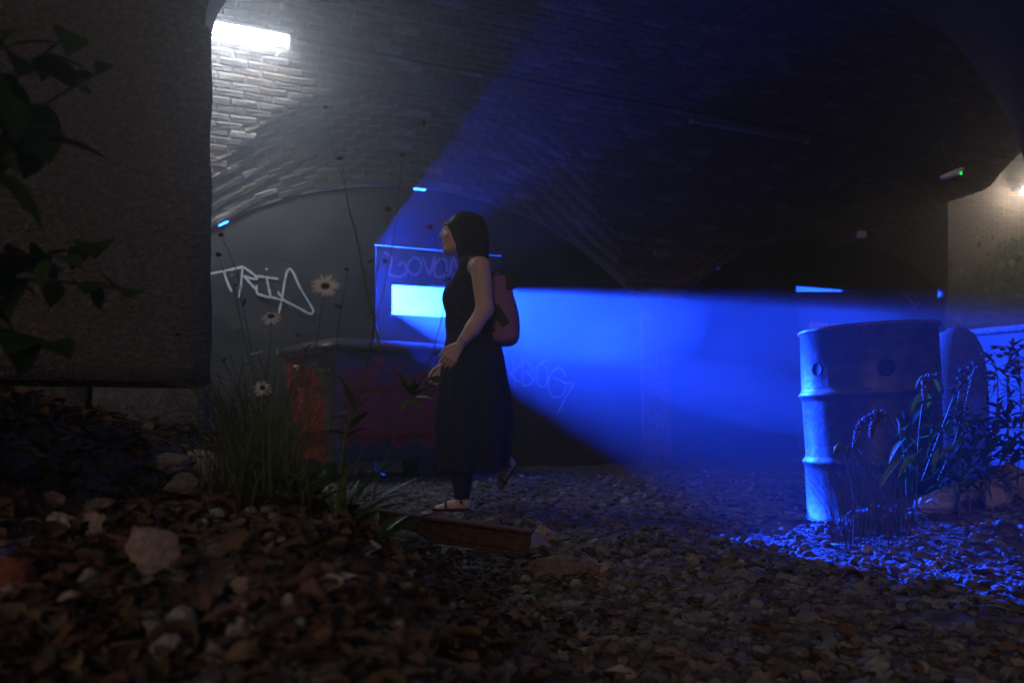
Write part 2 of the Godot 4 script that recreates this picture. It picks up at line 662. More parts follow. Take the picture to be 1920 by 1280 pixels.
# ---------------------------------------------------------------- back wall, partitions, doors and the lit room behind
func build_back_wall() -> void:
	var root := thing("brick_back_wall", "brick rear wall with two wide closed arches under the vault", "wall", P0, TURN)
	var st := begin()
	var u := -5.0
	while u < 7.5:
		var u1 := u + 0.05
		var a := arc(u) if arc(u) > 0.5 else -0.2
		var b := arc(u1) if arc(u1) > 0.5 else -0.2
		for w in [0.0, -0.45]:
			quad(st, Vector3(u, a, w), Vector3(u1, b, w), Vector3(u1, 4.6, w), Vector3(u, 4.6, w), Vector3(0, 0, 1 if w == 0.0 else -1))
		quad(st, Vector3(u, a, 0), Vector3(u1, b, 0), Vector3(u1, b, -0.45), Vector3(u, a, -0.45), Vector3(-(b - a), -0.001, 0) if absf(b - a) > 0.5 and b > a else Vector3(b - a, -1, 0))
		u = u1
	for e in [-5.0, 7.5]:
		quad(st, Vector3(e, -0.2, 0), Vector3(e, 4.6, 0), Vector3(e, 4.6, -0.45), Vector3(e, -0.2, -0.45), Vector3(signf(e), 0, 0))
	obj("wall_face", done(st), M.mortar, root)
	# brick facing of the pier between the two arches and the one at the far end
	var brick := box_mesh(Vector3(0.198, 0.05, 0.03), 0.006, 0.003)
	var kept := [[], [], [], []]
	for r in 28:
		var y := 0.03 + 0.062 * r
		for c in [-2.15, 3.05]:
			for b in ([[-0.095, 0.86], [0.095, 0.86]] if r % 2 == 0 else [[-0.145, 0.42], [0.0, 0.86], [0.145, 0.42]]):
				kept[rng.randi() % 4].append(Transform3D(Basis().scaled(Vector3(b[1], 1, 1)), Vector3(c + b[0], y, 0.0)))
	for k in 4:
		scatter("bricks", brick, M.brick[k], kept[k], [], root)

	# ---- partition in the first arch
	var f := -0.03
	var p1 := thing("plaster_partition", "grey boarded partition closing the arch behind the woman, sprayed with white tags", "partition", P0, TURN)
	var tym := func(lo: float, u0: float, u1: float, gap: Callable) -> ArrayMesh:
		var s := begin()
		var n := int(ceil((u1 - u0) / 0.04))
		for i in n:
			var a := u0 + (u1 - u0) * i / n
			var b := u0 + (u1 - u0) * (i + 1) / n
			var ya: float = arc(a) - gap.call((a + b) * 0.5)
			var yb: float = arc(b) - gap.call((a + b) * 0.5)
			for w in [f, f - 0.05]:
				quad(s, Vector3(a, lo, w), Vector3(b, lo, w), Vector3(b, yb, w), Vector3(a, ya, w), Vector3(0, 0, 1 if w == f else -1))
			quad(s, Vector3(a, ya, f), Vector3(b, yb, f), Vector3(b, yb, f - 0.05), Vector3(a, ya, f - 0.05), Vector3.UP)
			quad(s, Vector3(a, lo, f), Vector3(b, lo, f), Vector3(b, lo, f - 0.05), Vector3(a, lo, f - 0.05), Vector3.DOWN)
		for e in [u0, u1]:
			quad(s, Vector3(e, lo, f), Vector3(e, arc(e) - 0.001, f), Vector3(e, arc(e) - 0.001, f - 0.05), Vector3(e, lo, f - 0.05), Vector3(-1 if e == u0 else 1, 0, 0))
		return done(s)
	var gap1 := func(x: float) -> float:
		if x > -0.85 and x < 0.16:
			return 0.001 + 0.0035 * (x + 0.85)
		if x > 0.36 and x < 0.47:
			return 0.018
		if x > -1.36 and x < -1.26:
			return 0.02
		return -0.01
	obj("upper_panel", tym.call(2.075, -1.75, 2.6, gap1), M.panel, p1)
	var board := func(called: String, u0: float, u1: float, y0: float, y1: float, m: Material, parent: Node) -> MeshInstance3D:
		return obj(called, box_mesh(Vector3(u1 - u0, y1 - y0, 0.05), 0.0015), m, parent, Transform3D(Basis(), Vector3((u0 + u1) / 2, (y0 + y1) / 2, f - 0.025)))
	board.call("panel", -2.7, -1.752, 1.872, 2.3, M.panel, p1)
	board.call("panel", -1.752, -0.42, 1.873, 2.0755, M.panel, p1)
	board.call("panel", -0.42, 0.0, 1.873, 2.0728, M.panel, p1)
	board.call("panel", -2.9, 0.0, -0.1, 1.871, M.panel, p1)
	board.call("panel", 1.2505, 2.95, -0.1, 2.0755, M.panel, p1)
	var batten := begin()
	add_box(batten, Transform3D(Basis(), Vector3(-1.5, 1.872, f - 0.07)), Vector3(2.9, 0.06, 0.03), 0.002)
	add_box(batten, Transform3D(Basis(), Vector3(-1.75, 2.2, f - 0.07)), Vector3(0.06, 0.5, 0.03), 0.002)
	add_box(batten, Transform3D(Basis(), Vector3(-1.1, 2.076, f - 0.07)), Vector3(1.3, 0.06, 0.03), 0.002)
	add_box(batten, Transform3D(Basis(), Vector3(2.1, 2.076, f - 0.07)), Vector3(1.7, 0.06, 0.03), 0.002)
	obj("batten", done(batten), M.panel, p1)
	graffiti(p1, [[[394, 512], [424, 506], [455, 499]], [[420, 507], [427, 530], [434, 545]], [[455, 499], [452, 530], [448, 555]], [[455, 499], [470, 509], [483, 521], [470, 521], [458, 517], [469, 530], [480, 542]],
		[[484, 517], [500, 519], [520, 522]], [[500, 520], [504, 540], [506, 556], [492, 553], [482, 549], [481, 536]], [[499, 504], [500, 504]],
		[[523, 586], [529, 556], [535, 520], [541, 504], [549, 510], [562, 538], [578, 565], [587, 582], [581, 588], [560, 577], [535, 565], [506, 556]], [[521, 547], [526, 555], [533, 563]]], 0.019, M.paint, f + 0.001)
	graffiti(p1, [[[964, 672], [966, 700], [968, 723]], [[981, 670], [972, 690], [959, 699], [970, 712], [978, 716]],
		[[982, 722], [981, 695], [984, 675], [994, 683], [1001, 694], [992, 697], [983, 696]], [[983, 696], [996, 703], [1001, 712], [992, 722], [982, 722]],
		[[1016, 679], [1008, 690], [1006, 706], [1012, 722], [1022, 724], [1028, 708], [1026, 690], [1016, 679], [1024, 676]],
		[[1061, 705], [1056, 694], [1044, 690], [1033, 702], [1028, 720], [1032, 738], [1042, 745], [1055, 740], [1061, 722], [1052, 714], [1038, 708]], [[1052, 714], [1064, 718], [1075, 719], [1060, 745], [1044, 776]]], 0.013, M.paint_thin, f + 0.001)

	# ---- the door with the bright window
	var d1 := thing("plank_door", "wide flush door with a brightly lit window behind the woman", "door", P0, TURN)
	var win := [0.149, 1.02, 1.44, 1.725]
	var lf := func(called: String, u0: float, u1: float, y0: float, y1: float, parent: Node) -> void:
		obj(called, box_mesh(Vector3(u1 - u0, y1 - y0, 0.045), 0.0015), M.door, parent, Transform3D(Basis(), Vector3((u0 + u1) / 2, (y0 + y1) / 2, f - 0.0225)))
	lf.call("door_board", 0.0044, win[0], 1.32, 2.0705, d1)
	lf.call("door_board", 0.0036, win[0], -0.1, 1.26, d1)
	lf.call("door_board", 0.002, win[0], 1.26, 1.32, d1)
	lf.call("door_board", win[1], 1.249, -0.1, 2.0705, d1)
	lf.call("door_board", win[0], win[1], win[3], 2.0705, d1)
	lf.call("door_board", win[0], win[1], -0.1, win[2], d1)
	var wf := begin()
	for s in [[win[0] - 0.015, win[1] + 0.015, win[3] - 0.006, win[3] + 0.02], [win[0] - 0.015, win[1] + 0.015, win[2] - 0.02, win[2] + 0.006], [win[0] - 0.015, win[0] + 0.006, win[2] + 0.006, win[3] - 0.006], [win[1] - 0.006, win[1] + 0.015, win[2] + 0.006, win[3] - 0.006]]:
		add_box(wf, Transform3D(Basis(), Vector3((s[0] + s[1]) / 2, (s[2] + s[3]) / 2, f + 0.006)), Vector3(s[1] - s[0], s[3] - s[2], 0.011), 0.002)
	var wfo := obj("window_frame", done(wf), M.door, d1)
	obj("pane", box_mesh(Vector3(win[1] - win[0] + 0.01, win[3] - win[2] + 0.01, 0.004), 0.0), M.glass, wfo, Transform3D(Basis(), Vector3((win[0] + win[1]) / 2, (win[2] + win[3]) / 2, f - 0.06)))
	var hd := begin(true)
	add_tube(hd, [Vector3(0.07, 1.05, f), Vector3(0.07, 1.05, f + 0.05), Vector3(0.19, 1.05, f + 0.055)], [0.009], 8)
	obj("handle", done(hd), M.metal, d1)
	graffiti(d1, [[[722, 472], [735, 481], [733, 500], [731, 513], [748, 518], [762, 512], [762, 497], [754, 491], [750, 496]], [[777, 482], [768, 490], [766, 504], [774, 514], [785, 512], [791, 498], [786, 485], [777, 482]],
		[[793, 481], [800, 500], [806, 514], [811, 498], [815, 482]], [[827, 484], [818, 492], [814, 508], [820, 518], [832, 516], [839, 500], [835, 487], [827, 484]], [[815, 517], [826, 519], [840, 516]], [[844, 512], [850, 482], [858, 506]]], 0.02, M.paint_thin, f + 0.001)

	# ---- partition and door in the second arch
	var p2 := thing("plaster_partition", "dark boarded partition closing the second arch, behind the oil barrel", "partition", P0, TURN)
	var gap2 := func(x: float) -> float:
		if (x > 3.44 and x < 3.7) or (x > 3.84 and x < 3.95):
			return 0.022
		return -0.01
	obj("upper_panel", tym.call(2.03, 3.38, 7.4, gap2), M.panel, p2)
	board.call("panel", 3.2, 5.02, -0.1, 1.99, M.panel, p2)
	board.call("panel", 3.2, 5.02, 1.992, 2.0305, M.panel, p2)
	board.call("panel", 6.135, 6.2, -0.1, 2.0305, M.panel, p2)
	board.call("panel", 6.205, 7.5, -0.1, 2.0305, M.panel, p2)
	var bt2 := begin()
	add_box(bt2, Transform3D(Basis(), Vector3(6.2, 1.0, f - 0.07)), Vector3(0.06, 2.1, 0.03), 0.002)
	add_box(bt2, Transform3D(Basis(), Vector3(4.1, 2.0, f - 0.07)), Vector3(1.7, 0.1, 0.03), 0.002)
	add_box(bt2, Transform3D(Basis(), Vector3(6.6, 2.03, f - 0.07)), Vector3(1.6, 0.06, 0.03), 0.002)
	obj("batten", done(bt2), M.panel, p2)
	graffiti(p2, [[[1698, 544], [1703, 556], [1714, 547], [1721, 555], [1718, 566], [1710, 562], [1704, 549]], [[1712, 562], [1718, 578], [1724, 568], [1733, 571]]], 0.02, M.paint_thin, f + 0.001)
	var d2 := thing("plank_door", "closed door with a dim window behind the oil barrel", "door", P0, TURN)
	# its head slopes, so that a wedge of light shows over it
	var s2 := begin()
	for w in [f, f - 0.045]:
		quad(s2, Vector3(5.03, -0.1, w), Vector3(6.13, -0.1, w), Vector3(6.13, 2.028, w), Vector3(5.03, 1.955, w), Vector3(0, 0, 1 if w == f else -1))
	quad(s2, Vector3(5.03, 1.955, f), Vector3(6.13, 2.028, f), Vector3(6.13, 2.028, f - 0.045), Vector3(5.03, 1.955, f - 0.045), Vector3.UP)
	for e in [[5.03, 1.955], [6.13, 2.028]]:
		quad(s2, Vector3(e[0], 0.02, f), Vector3(e[0], e[1], f), Vector3(e[0], e[1], f - 0.045), Vector3(e[0], 0.02, f - 0.045), Vector3(e[0] - 5.5, 0, 0))
	obj("door_leaf", done(s2), M.door, d2)
	obj("window", box_mesh(Vector3(0.78, 0.6, 0.012), 0.002), M.white_plastic, d2, Transform3D(Basis(), Vector3(5.58, 1.32, f + 0.004)))
	var mull := begin()
	for s in [[5.58, 1.63, 0.82, 0.03], [5.58, 1.01, 0.82, 0.03], [5.18, 1.32, 0.03, 0.6], [5.98, 1.32, 0.03, 0.6], [5.52, 1.32, 0.025, 0.6]]:
		add_box(mull, Transform3D(Basis(), Vector3(s[0], s[1], f + 0.014)), Vector3(s[2], s[3], 0.02), 0.002)
	obj("window_frame", done(mull), M.door, d2)

	# ---- the room behind, with its floodlight
	var room := begin()
	for q in [[-3.0, 7.5, -3.4, -3.2, -0.3, 4.6], [-3.2, -3.0, -3.4, -0.45, -0.3, 4.6], [7.3, 7.5, -3.4, -0.45, -0.3, 4.6], [-3.2, 7.5, -3.4, -0.45, 3.0, 3.15]]:
		add_box(room, Transform3D(Basis(), Vector3((q[0] + q[1]) / 2, (q[4] + q[5]) / 2, (q[2] + q[3]) / 2)), Vector3(q[1] - q[0], q[5] - q[4], q[3] - q[2]), 0.005)
	var ro := struct("back_room_wall", done(room), M.plaster, Transform3D(wall_basis, P0))
	ro.set_meta("label", "pale walls of the room behind the partitions")
	var fl := thing("floodlight", "blue floodlight on a pole inside the back room, behind the lit window", "floodlight", wall_point(0.1, 0, -1.65))
	var pole := begin(true)
	add_tube(pole, [Vector3(0, 0, 0), Vector3(0, 1.8, 0)], [0.015], 8)
	obj("pole", done(pole), M.black, fl)
	var head := SphereMesh.new()
	head.radius = 0.06
	head.height = 0.12
	head.radial_segments = 16
	head.rings = 8
	obj("bulb", head, glowing(Color(0.25, 0.45, 1.0), 30.0), fl, Transform3D(Basis(), Vector3(0, 1.965, 0)))
	var lamp := OmniLight3D.new()
	lamp.name = "blue_floodlight_source"
	lamp.light_color = lin(0.007, 0.055, 1.0)
	lamp.light_energy = 1750.0
	lamp.light_size = 0.012
	lamp.omni_range = 40.0
	lamp.omni_attenuation = 2.0
	lamp.shadow_enabled = true
	lamp.position = wall_point(0.1, 1.965, -1.65)
	add_child(lamp)

# ---------------------------------------------------------------- the stone pier in front, and the facade over the camera
func build_pier() -> void:
	var root := thing("stone_pier", "massive weathered stone pier with a lower base block, beside the tube lamp", "pier", P0, TURN)
	var x1 := -1.645
	var block := func(called: String, u0: float, u1: float, y0: float, y1: float, w1: float, m: Material, slope := 0.0) -> void:
		var st := begin(true)
		# a rough dressed block: a subdivided box with pushed corners
		var nx := 16
		var ny := int(maxf(3, (y1 - y0) / 0.07))
		var pos := func(a: float, b: float, c: float) -> Vector3:
			var p := Vector3(lerpf(u0, u1, a), lerpf(y0, y1 + slope * (u1 - lerpf(u0, u1, a)), b), lerpf(3.0, w1, c))
			var n := bump_noise.get_noise_3d(p.x * 6.0, p.y * 6.0, p.z * 6.0) * 0.007 + bump_noise.get_noise_3d(p.x * 25.0, p.y * 25.0, p.z * 25.0) * 0.006
			var ea := smoothstep(0.94, 1.0, a)
			var ec := smoothstep(0.94, 1.0, c)
			p.x += n - 0.016 * ea * ec
			p.z += n - 0.016 * ea * ec
			p.y += n * 0.4 if b > 0.0 and b < 1.0 else 0.0
			return p
		for i in nx:
			for j in ny:
				var a0 := float(i) / nx
				var a1 := float(i + 1) / nx
				var b0 := float(j) / ny
				var b1 := float(j + 1) / ny
				quad(st, pos.call(a0, b0, 1.0), pos.call(a1, b0, 1.0), pos.call(a1, b1, 1.0), pos.call(a0, b1, 1.0), Vector3.BACK)
				quad(st, pos.call(1.0, b0, a0), pos.call(1.0, b0, a1), pos.call(1.0, b1, a1), pos.call(1.0, b1, a0), Vector3.RIGHT)
				quad(st, pos.call(a0, b0, 0.0), pos.call(a1, b0, 0.0), pos.call(a1, b1, 0.0), pos.call(a0, b1, 0.0), Vector3.FORWARD)
			for e in [0.0, 1.0]:
				for k in 6:
					quad(st, pos.call(float(i) / nx, e, k / 6.0), pos.call(float(i + 1) / nx, e, k / 6.0), pos.call(float(i + 1) / nx, e, (k + 1) / 6.0), pos.call(float(i) / nx, e, (k + 1) / 6.0), Vector3(0, e * 2 - 1, 0))
		obj(called, done(st), m, root)
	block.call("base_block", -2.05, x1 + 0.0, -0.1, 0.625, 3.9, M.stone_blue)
	block.call("base_block", -3.6, -2.054, -0.1, 0.625, 3.9, M.stone)
	block.call("shaft_block", -3.6, x1 + 0.005, 0.65, 2.02, 3.9, M.stone, 0.62)
	var core := begin()
	add_box(core, Transform3D(Basis(), Vector3(-2.64, 1.0, 3.44)), Vector3(1.9, 2.2, 0.8), 0.02)
	obj("mortar_core", done(core), M.stone, root)
	# springer: the first arch stone, on a sloping joint
	var sp := begin()
	var prof := [Vector2(-1.66, 2.075), Vector2(-1.615, 2.35), Vector2(-1.5, 2.75), Vector2(-1.6, 3.2), Vector2(-3.6, 3.4), Vector2(-3.6, 3.278)]
	for k in prof.size():
		var a: Vector2 = prof[k]
		var b: Vector2 = prof[(k + 1) % prof.size()]
		var e := (b - a).orthogonal()
		quad(sp, Vector3(a.x, a.y, 3.0), Vector3(b.x, b.y, 3.0), Vector3(b.x, b.y, 3.9), Vector3(a.x, a.y, 3.9), Vector3(-e.x, -e.y, 0) if e.dot(a - Vector2(-1.9, 2.5)) < 0 else Vector3(e.x, e.y, 0))
	for w in [3.0, 3.9]:
		for k in range(1, prof.size() - 1):
			tri(sp, Vector3(prof[0].x, prof[0].y, w), Vector3(prof[k].x, prof[k].y, w), Vector3(prof[k + 1].x, prof[k + 1].y, w), Vector3(0, 0, w - 3.4))
	obj("springer", done(sp), M.stone, root)
	# the facade above and beside the opening
	var fac := thing("viaduct_front_wall", "brick front wall of the viaduct over the arch opening", "wall", P0, TURN)
	var st := begin()
	var n := 120
	for i in n:
		var u0 := -5.0 + 12.5 * i / n
		var u1 := -5.0 + 12.5 * (i + 1) / n
		var a := front_arch(u0)
		var b := front_arch(u1)
		if u1 < -1.64:
			a = 3.3
			b = 3.3
			if u0 < -3.6:
				a = -0.2
				b = -0.2
		elif u0 > 4.6:
			a = -0.2
			b = -0.2
		else:
			a = maxf(a, 2.08)
			b = maxf(b, 2.08)
		for w in [3.01, 3.87]:
			quad(st, Vector3(u0, a, w), Vector3(u1, b, w), Vector3(u1, 4.6, w), Vector3(u0, 4.6, w), Vector3(0, 0, w - 3.4))
		quad(st, Vector3(u0, a, 3.01), Vector3(u1, b, 3.01), Vector3(u1, b, 3.87), Vector3(u0, a, 3.87), Vector3(0, -1, 0))
	for e in [-5.0, 7.5, 4.61]:
		quad(st, Vector3(e, -0.2, 3.01), Vector3(e, 4.6, 3.01), Vector3(e, 4.6, 3.87), Vector3(e, -0.2, 3.87), Vector3(-1 if e != 7.5 else 1, 0, 0))
	obj("wall_face", done(st), M.brick[2], fac)
	var end := struct("side_wall", box_mesh(Vector3(0.3, 4.8, 3.9), 0.01), M.brick[2], Transform3D(wall_basis, wall_point(-5.15, 2.2, 1.5)))
	end.set_meta("label", "brick side wall closing the passage")

# ---------------------------------------------------------------- beyond the vault on the far side
func build_far_side() -> void:
	var wall := thing("far_brick_wall", "distant brick wall lit warm by a lamp, ivy hanging on it", "wall")
	var st := begin()
	var c := pt(1990, 775, 17.0)
	var xf := Transform3D(Basis(Vector3.UP, 0.06), Vector3(c.x, 2.8, c.z))
	add_box(st, xf, Vector3(8.0, 6.0, 0.4), 0.01)
	obj("wall_face", done(st), M.mortar, wall)
	var b := box_mesh(Vector3(0.2, 0.048, 0.03), 0.006, 0.004)
	var kept := [[], [], [], []]
	for r in 88:
		var x := -4.0 + 0.1 * (r % 2)
		while x < 4.0:
			kept[rng.randi() % 4].append(xf * Transform3D(Basis(), Vector3(x, -2.75 + r * 0.062, 0.2 + rng.randf_range(-0.006, 0.004))))
			x += 0.212
	for k in 4:
		scatter("bricks", b, M.brick[k], kept[k], [], wall)
	# ivy
	var ivy := thing("ivy", "ivy spreading over the distant brick wall below its lamp", "ivy", Vector3(c.x, 0, c.z))
	var lf := leaf_mesh(0.14, 0.12, 0.2, 0.4, 0.3, 4)
	var pl := []
	var tn := []
	for i in 5200:
		var px := rng.randf_range(1768, 2150)
		var py := rng.randf_range(440, 700)
		var low := 535.0 - (px - 1770.0) * 0.6 + 60.0 * bump_noise.get_noise_2d(px * 0.05, 3.0)
		if py < low and rng.randf() > 0.08:
			continue
		if bump_noise.get_noise_2d(px * 0.09, py * 0.09) < -0.22:
			continue
		var p := pt(px, py, 16.7 - rng.randf_range(0.0, 0.25))
		pl.append(Transform3D(Basis.from_euler(Vector3(rng.randf_range(0.9, 1.9), rng.randf_range(-0.8, 0.8), rng.randf_range(-0.9, 0.9))).scaled(Vector3.ONE * rng.randf_range(0.7, 1.3)), p - Vector3(c.x, 0, c.z)))
		var g := rng.randf_range(0.7, 1.5)
		tn.append(Color(0.05 * g, 0.1 * g, 0.03 * g))
	var im := tinted(0.4)
	im.cull_mode = BaseMaterial3D.CULL_DISABLED
	scatter("leaves", lf, im, pl, tn, ivy)
	var vine := begin(true)
	for k in 9:
		var x0 := 1790.0 + 40.0 * k
		add_tube(vine, curve_points([pt(x0, 790, 16.75), pt(x0 + 20, 690, 16.7), pt(x0 - 10, 600, 16.72), pt(x0 + 25, 520, 16.75)], 4).map(func(q): return q - Vector3(c.x, 0, c.z)), [0.012], 5)
	obj("stem", done(vine), plain(lin(0.06, 0.045, 0.03)), ivy)
	# the low pale wall beyond the barrel and the rounded post in front of it
	var lw := thing("low_wall", "pale rendered low wall to the right of the oil barrel", "wall", Vector3(3.16, 0, -4.95), -1.13)
	obj("wall_face", box_mesh(Vector3(1.05, 1.1, 0.2), 0.01), M.panel, lw, Transform3D(Basis(), Vector3(0.0, 0.48, 0)))
	obj("coping", box_mesh(Vector3(1.08, 0.04, 0.24), 0.01), M.stone, lw, Transform3D(Basis(), Vector3(0.0, 1.05, 0)))
	var post := thing("rounded_post", "round-topped brown stone post half hidden behind the oil barrel", "post", pt(1795, 775, 4.4) * Vector3(1, 0, 1))
	var ps := begin(true)
	add_lathe(ps, Transform3D(), [Vector2(0.15, -0.05), Vector2(0.155, 0.5), Vector2(0.145, 0.75), Vector2(0.125, 0.88), Vector2(0.085, 0.965), Vector2(0.04, 1.0), Vector2(0.0, 1.005)], 24)
	obj("post_body", done(ps), noisy([lin(0.03, 0.022, 0.018), lin(0.06, 0.045, 0.035)], 0.3, 0.04, 0.95, 0.5, 66), post)

# ---------------------------------------------------------------- lamps
func area(called: String, at: Transform3D, size: Vector2, c: Color, energy: float) -> void:
	var l := AreaLight3D.new()
	l.name = called
	l.area_size = size
	l.light_color = c
	l.light_energy = energy
	l.area_range = 20.0
	l.shadow_enabled = true
	l.transform = at
	add_child(l)

func build_lamps() -> void:
	# lit tube by the pier
	var a := wall_point(-1.49, 3.37, 0.9)
	var t := thing("tube_lamp", "lit white tube lamp hanging under the vault beside the stone pier", "lamp", a, TURN)
	var body := begin()
	add_box(body, Transform3D(Basis(), Vector3(0, 0.035, 0)), Vector3(1.2, 0.03, 0.11), 0.008)
	obj("housing", done(body), M.white_plastic, t)
	var dif := begin(true)
	var ring := []
	for k in 9:
		var q := PI * k / 8.0
		ring.append(Vector2(cos(q) * 0.05, -sin(q) * 0.06 + 0.02))
	for k in 8:
		quad(dif, Vector3(-0.57, ring[k].y, ring[k].x), Vector3(0.57, ring[k].y, ring[k].x), Vector3(0.57, ring[k + 1].y, ring[k + 1].x), Vector3(-0.57, ring[k + 1].y, ring[k + 1].x), Vector3(0, ring[k].y + ring[k + 1].y - 0.04, ring[k].x + ring[k + 1].x))
	obj("diffuser_glow", done(dif), glowing(Color(0.93, 0.97, 1.0), 50.0), t)
	for s in [-1, 1]:
		obj("end_cap", box_mesh(Vector3(0.035, 0.1, 0.115), 0.01), M.white_plastic, t, Transform3D(Basis(), Vector3(0.588 * s, 0.0, 0)))
	for x in [-0.4, 0.4]:
		obj("hanger", tube_mesh([Vector3(x, 0.05, 0), Vector3(x, 0.13, 0)], [0.005], 6), M.metal, t)
	var clips := begin()
	for x in [-0.45, -0.15, 0.15, 0.45]:
		add_box(clips, Transform3D(Basis(), Vector3(x, 0.03, 0.056)), Vector3(0.02, 0.035, 0.012), 0.002)
	obj("clip", done(clips), M.white_plastic, t)
	area("tube_lamp_light", Transform3D(wall_basis * Basis(Vector3.RIGHT, -PI / 2), a + Vector3(0, -0.06, 0)), Vector2(1.14, 0.08), Color(0.93, 0.97, 1.0), 1.7)
	# conduit along the vault
	var cp := []
	for k in 17:
		var u := -0.85 + 0.5 * k
		cp.append(wall_point(u, 3.405 + 0.008 * sin(k * 2.1), 0.9))
	tag(obj("conduit", tube_mesh(cp, [0.011], 6), M.black), "thin dark conduit running along the vault from the tube lamp", "conduit")
	# unlit dusty fitting further along
	var q0 := wall_point(3.55, 3.36, 0.9)
	var b := thing("batten_lamp", "unlit dusty batten lamp high under the dark vault, hung with cobwebs", "lamp", q0, TURN)
	var bs := begin()
	add_box(bs, Transform3D(), Vector3(1.5, 0.05, 0.09), 0.01)
	obj("housing", done(bs), plain(lin(0.2, 0.2, 0.2), 0.6), b)
	obj("tube", tube_mesh([Vector3(-0.7, -0.045, 0), Vector3(0.7, -0.045, 0)], [0.014], 10), plain(lin(0.5, 0.5, 0.5), 0.15), b)
	for s in [-1, 1]:
		obj("lamp_holder", box_mesh(Vector3(0.03, 0.06, 0.05), 0.006), M.white_plastic, b, Transform3D(Basis(), Vector3(0.72 * s, -0.04, 0)))
	var web := begin(true)
	for k in 26:
		var x := rng.randf_range(-0.72, 0.72)
		add_tube(web, [Vector3(x, 0.03, 0.03), Vector3(x + rng.randf_range(-0.03, 0.03), -0.04, 0.05), Vector3(x + rng.randf_range(-0.06, 0.06), rng.randf_range(-0.09, -0.05), 0.04)], [0.0015], 4)
	var wb := obj("cobweb", done(web), plain(lin(0.5, 0.48, 0.45), 0.8), b)
	wb.set_meta("kind", "stuff")
	# unlit fitting over the second arch, end towards the camera
	var r0 := pt(1615, 440, 8.3)
	var r1 := pt(1556, 462, 9.2)
	var c := thing("strip_lamp", "unlit strip lamp with a pale end cap above the second arch", "lamp", r0)
	var dir := (r1 - r0)
	var bas := Basis.looking_at(dir.normalized(), Vector3.UP)
	obj("housing", box_mesh(Vector3(0.09, 0.07, dir.length()), 0.012), plain(lin(0.14, 0.14, 0.14), 0.5), c, Transform3D(bas, dir * 0.5))
	obj("end_cap", box_mesh(Vector3(0.095, 0.075, 0.05), 0.012), M.white_plastic, c, Transform3D(bas, -dir.normalized() * 0.02))
	obj("hanger", tube_mesh([dir * 0.3, dir * 0.3 + Vector3(0, 0.25, 0)], [0.006], 6), M.metal, c)
	var bx := thing("hanging_strap", "short dark strap hanging below the unlit strip lamp", "strap", pt(1576, 466, 8.9))
	obj("strap", box_mesh(Vector3(0.05, 0.26, 0.02), 0.006), M.black, bx, Transform3D(Basis(Vector3.BACK, -0.06), Vector3(0, -0.12, 0)))
	# exit sign
	var e0 := pt(1786, 326, 6.2)
	var e := thing("emergency_light", "grey oval emergency light with a small green glow under the vault", "emergency light", e0, 0.3)
	var eb := begin(true)
	add_lathe(eb, Transform3D(Basis().rotated(Vector3.BACK, 0.42).scaled(Vector3(1, 1, 0.6))), [Vector2(0.0, -0.03), Vector2(0.06, -0.028), Vector2(0.1, -0.012), Vector2(0.112, 0.006), Vector2(0.1, 0.02), Vector2(0.0, 0.024)], 28)
	obj("housing", done(eb), M.white_plastic, e)
	var tg := begin()
	quad(tg, Vector3(0.0, -0.024, 0.07), Vector3(0.026, -0.024, 0.07), Vector3(0.02, 0.0, 0.072), Vector3(0.014, 0.002, 0.072), Vector3.BACK)
	obj("indicator_light", done(tg), glowing(Color(0.1, 1.0, 0.4), 1.6), e)
	obj("bracket", tube_mesh([Vector3(0, 0, 0), Vector3(0.02, 0.5, -0.2)], [0.008], 6), M.black, e)
	# warm lamp on the distant wall
	var w0 := pt(1926, 357, 16.3)
	var w := thing("wall_lamp", "small bright warm lamp on the distant brick wall, above the ivy", "lamp", w0)
	var sp := SphereMesh.new()
	sp.radius = 0.09
	sp.height = 0.18
	obj("bulb", sp, glowing(Color(1.0, 0.9, 0.78), 14.0), w)
	obj("bracket", box_mesh(Vector3(0.12, 0.05, 0.4), 0.01), M.black, w, Transform3D(Basis(), Vector3(0, 0.12, -0.25)))
	var l := OmniLight3D.new()
	l.name = "wall_lamp_source"
	l.light_color = Color(1.0, 0.92, 0.82)
	l.light_energy = 1.9
	l.light_size = 0.05
	l.omni_range = 40.0
	l.omni_attenuation = 2.0
	l.shadow_enabled = true
	l.position = w0
	add_child(l)

# ---------------------------------------------------------------- the red container
func rounded_rect(w: float, d: float, r: float, per: int) -> Array:
	var out := []
	for c in 4:
		var a: Vector2 = [Vector2(w / 2 - r, d / 2 - r), Vector2(-w / 2 + r, d / 2 - r), Vector2(-w / 2 + r, -d / 2 + r), Vector2(w / 2 - r, -d / 2 + r)][c]
		var b: Vector2 = [Vector2(-w / 2 + r, d / 2 - r), Vector2(-w / 2 + r, -d / 2 + r), Vector2(w / 2 - r, -d / 2 + r), Vector2(w / 2 - r, d / 2 - r)][c]
		for k in 6:
			var t: float = PI / 2 * c + PI / 2 * k / 6.0
			out.append([a + Vector2(cos(t), sin(t)) * r, Vector2(cos(t), sin(t))])
		var n := Vector2(cos(PI / 2 * (c + 1)), sin(PI / 2 * (c + 1)))
		for k in per:
			out.append([(a + n * r).lerp(b + n * r, float(k) / per), n])
	return out

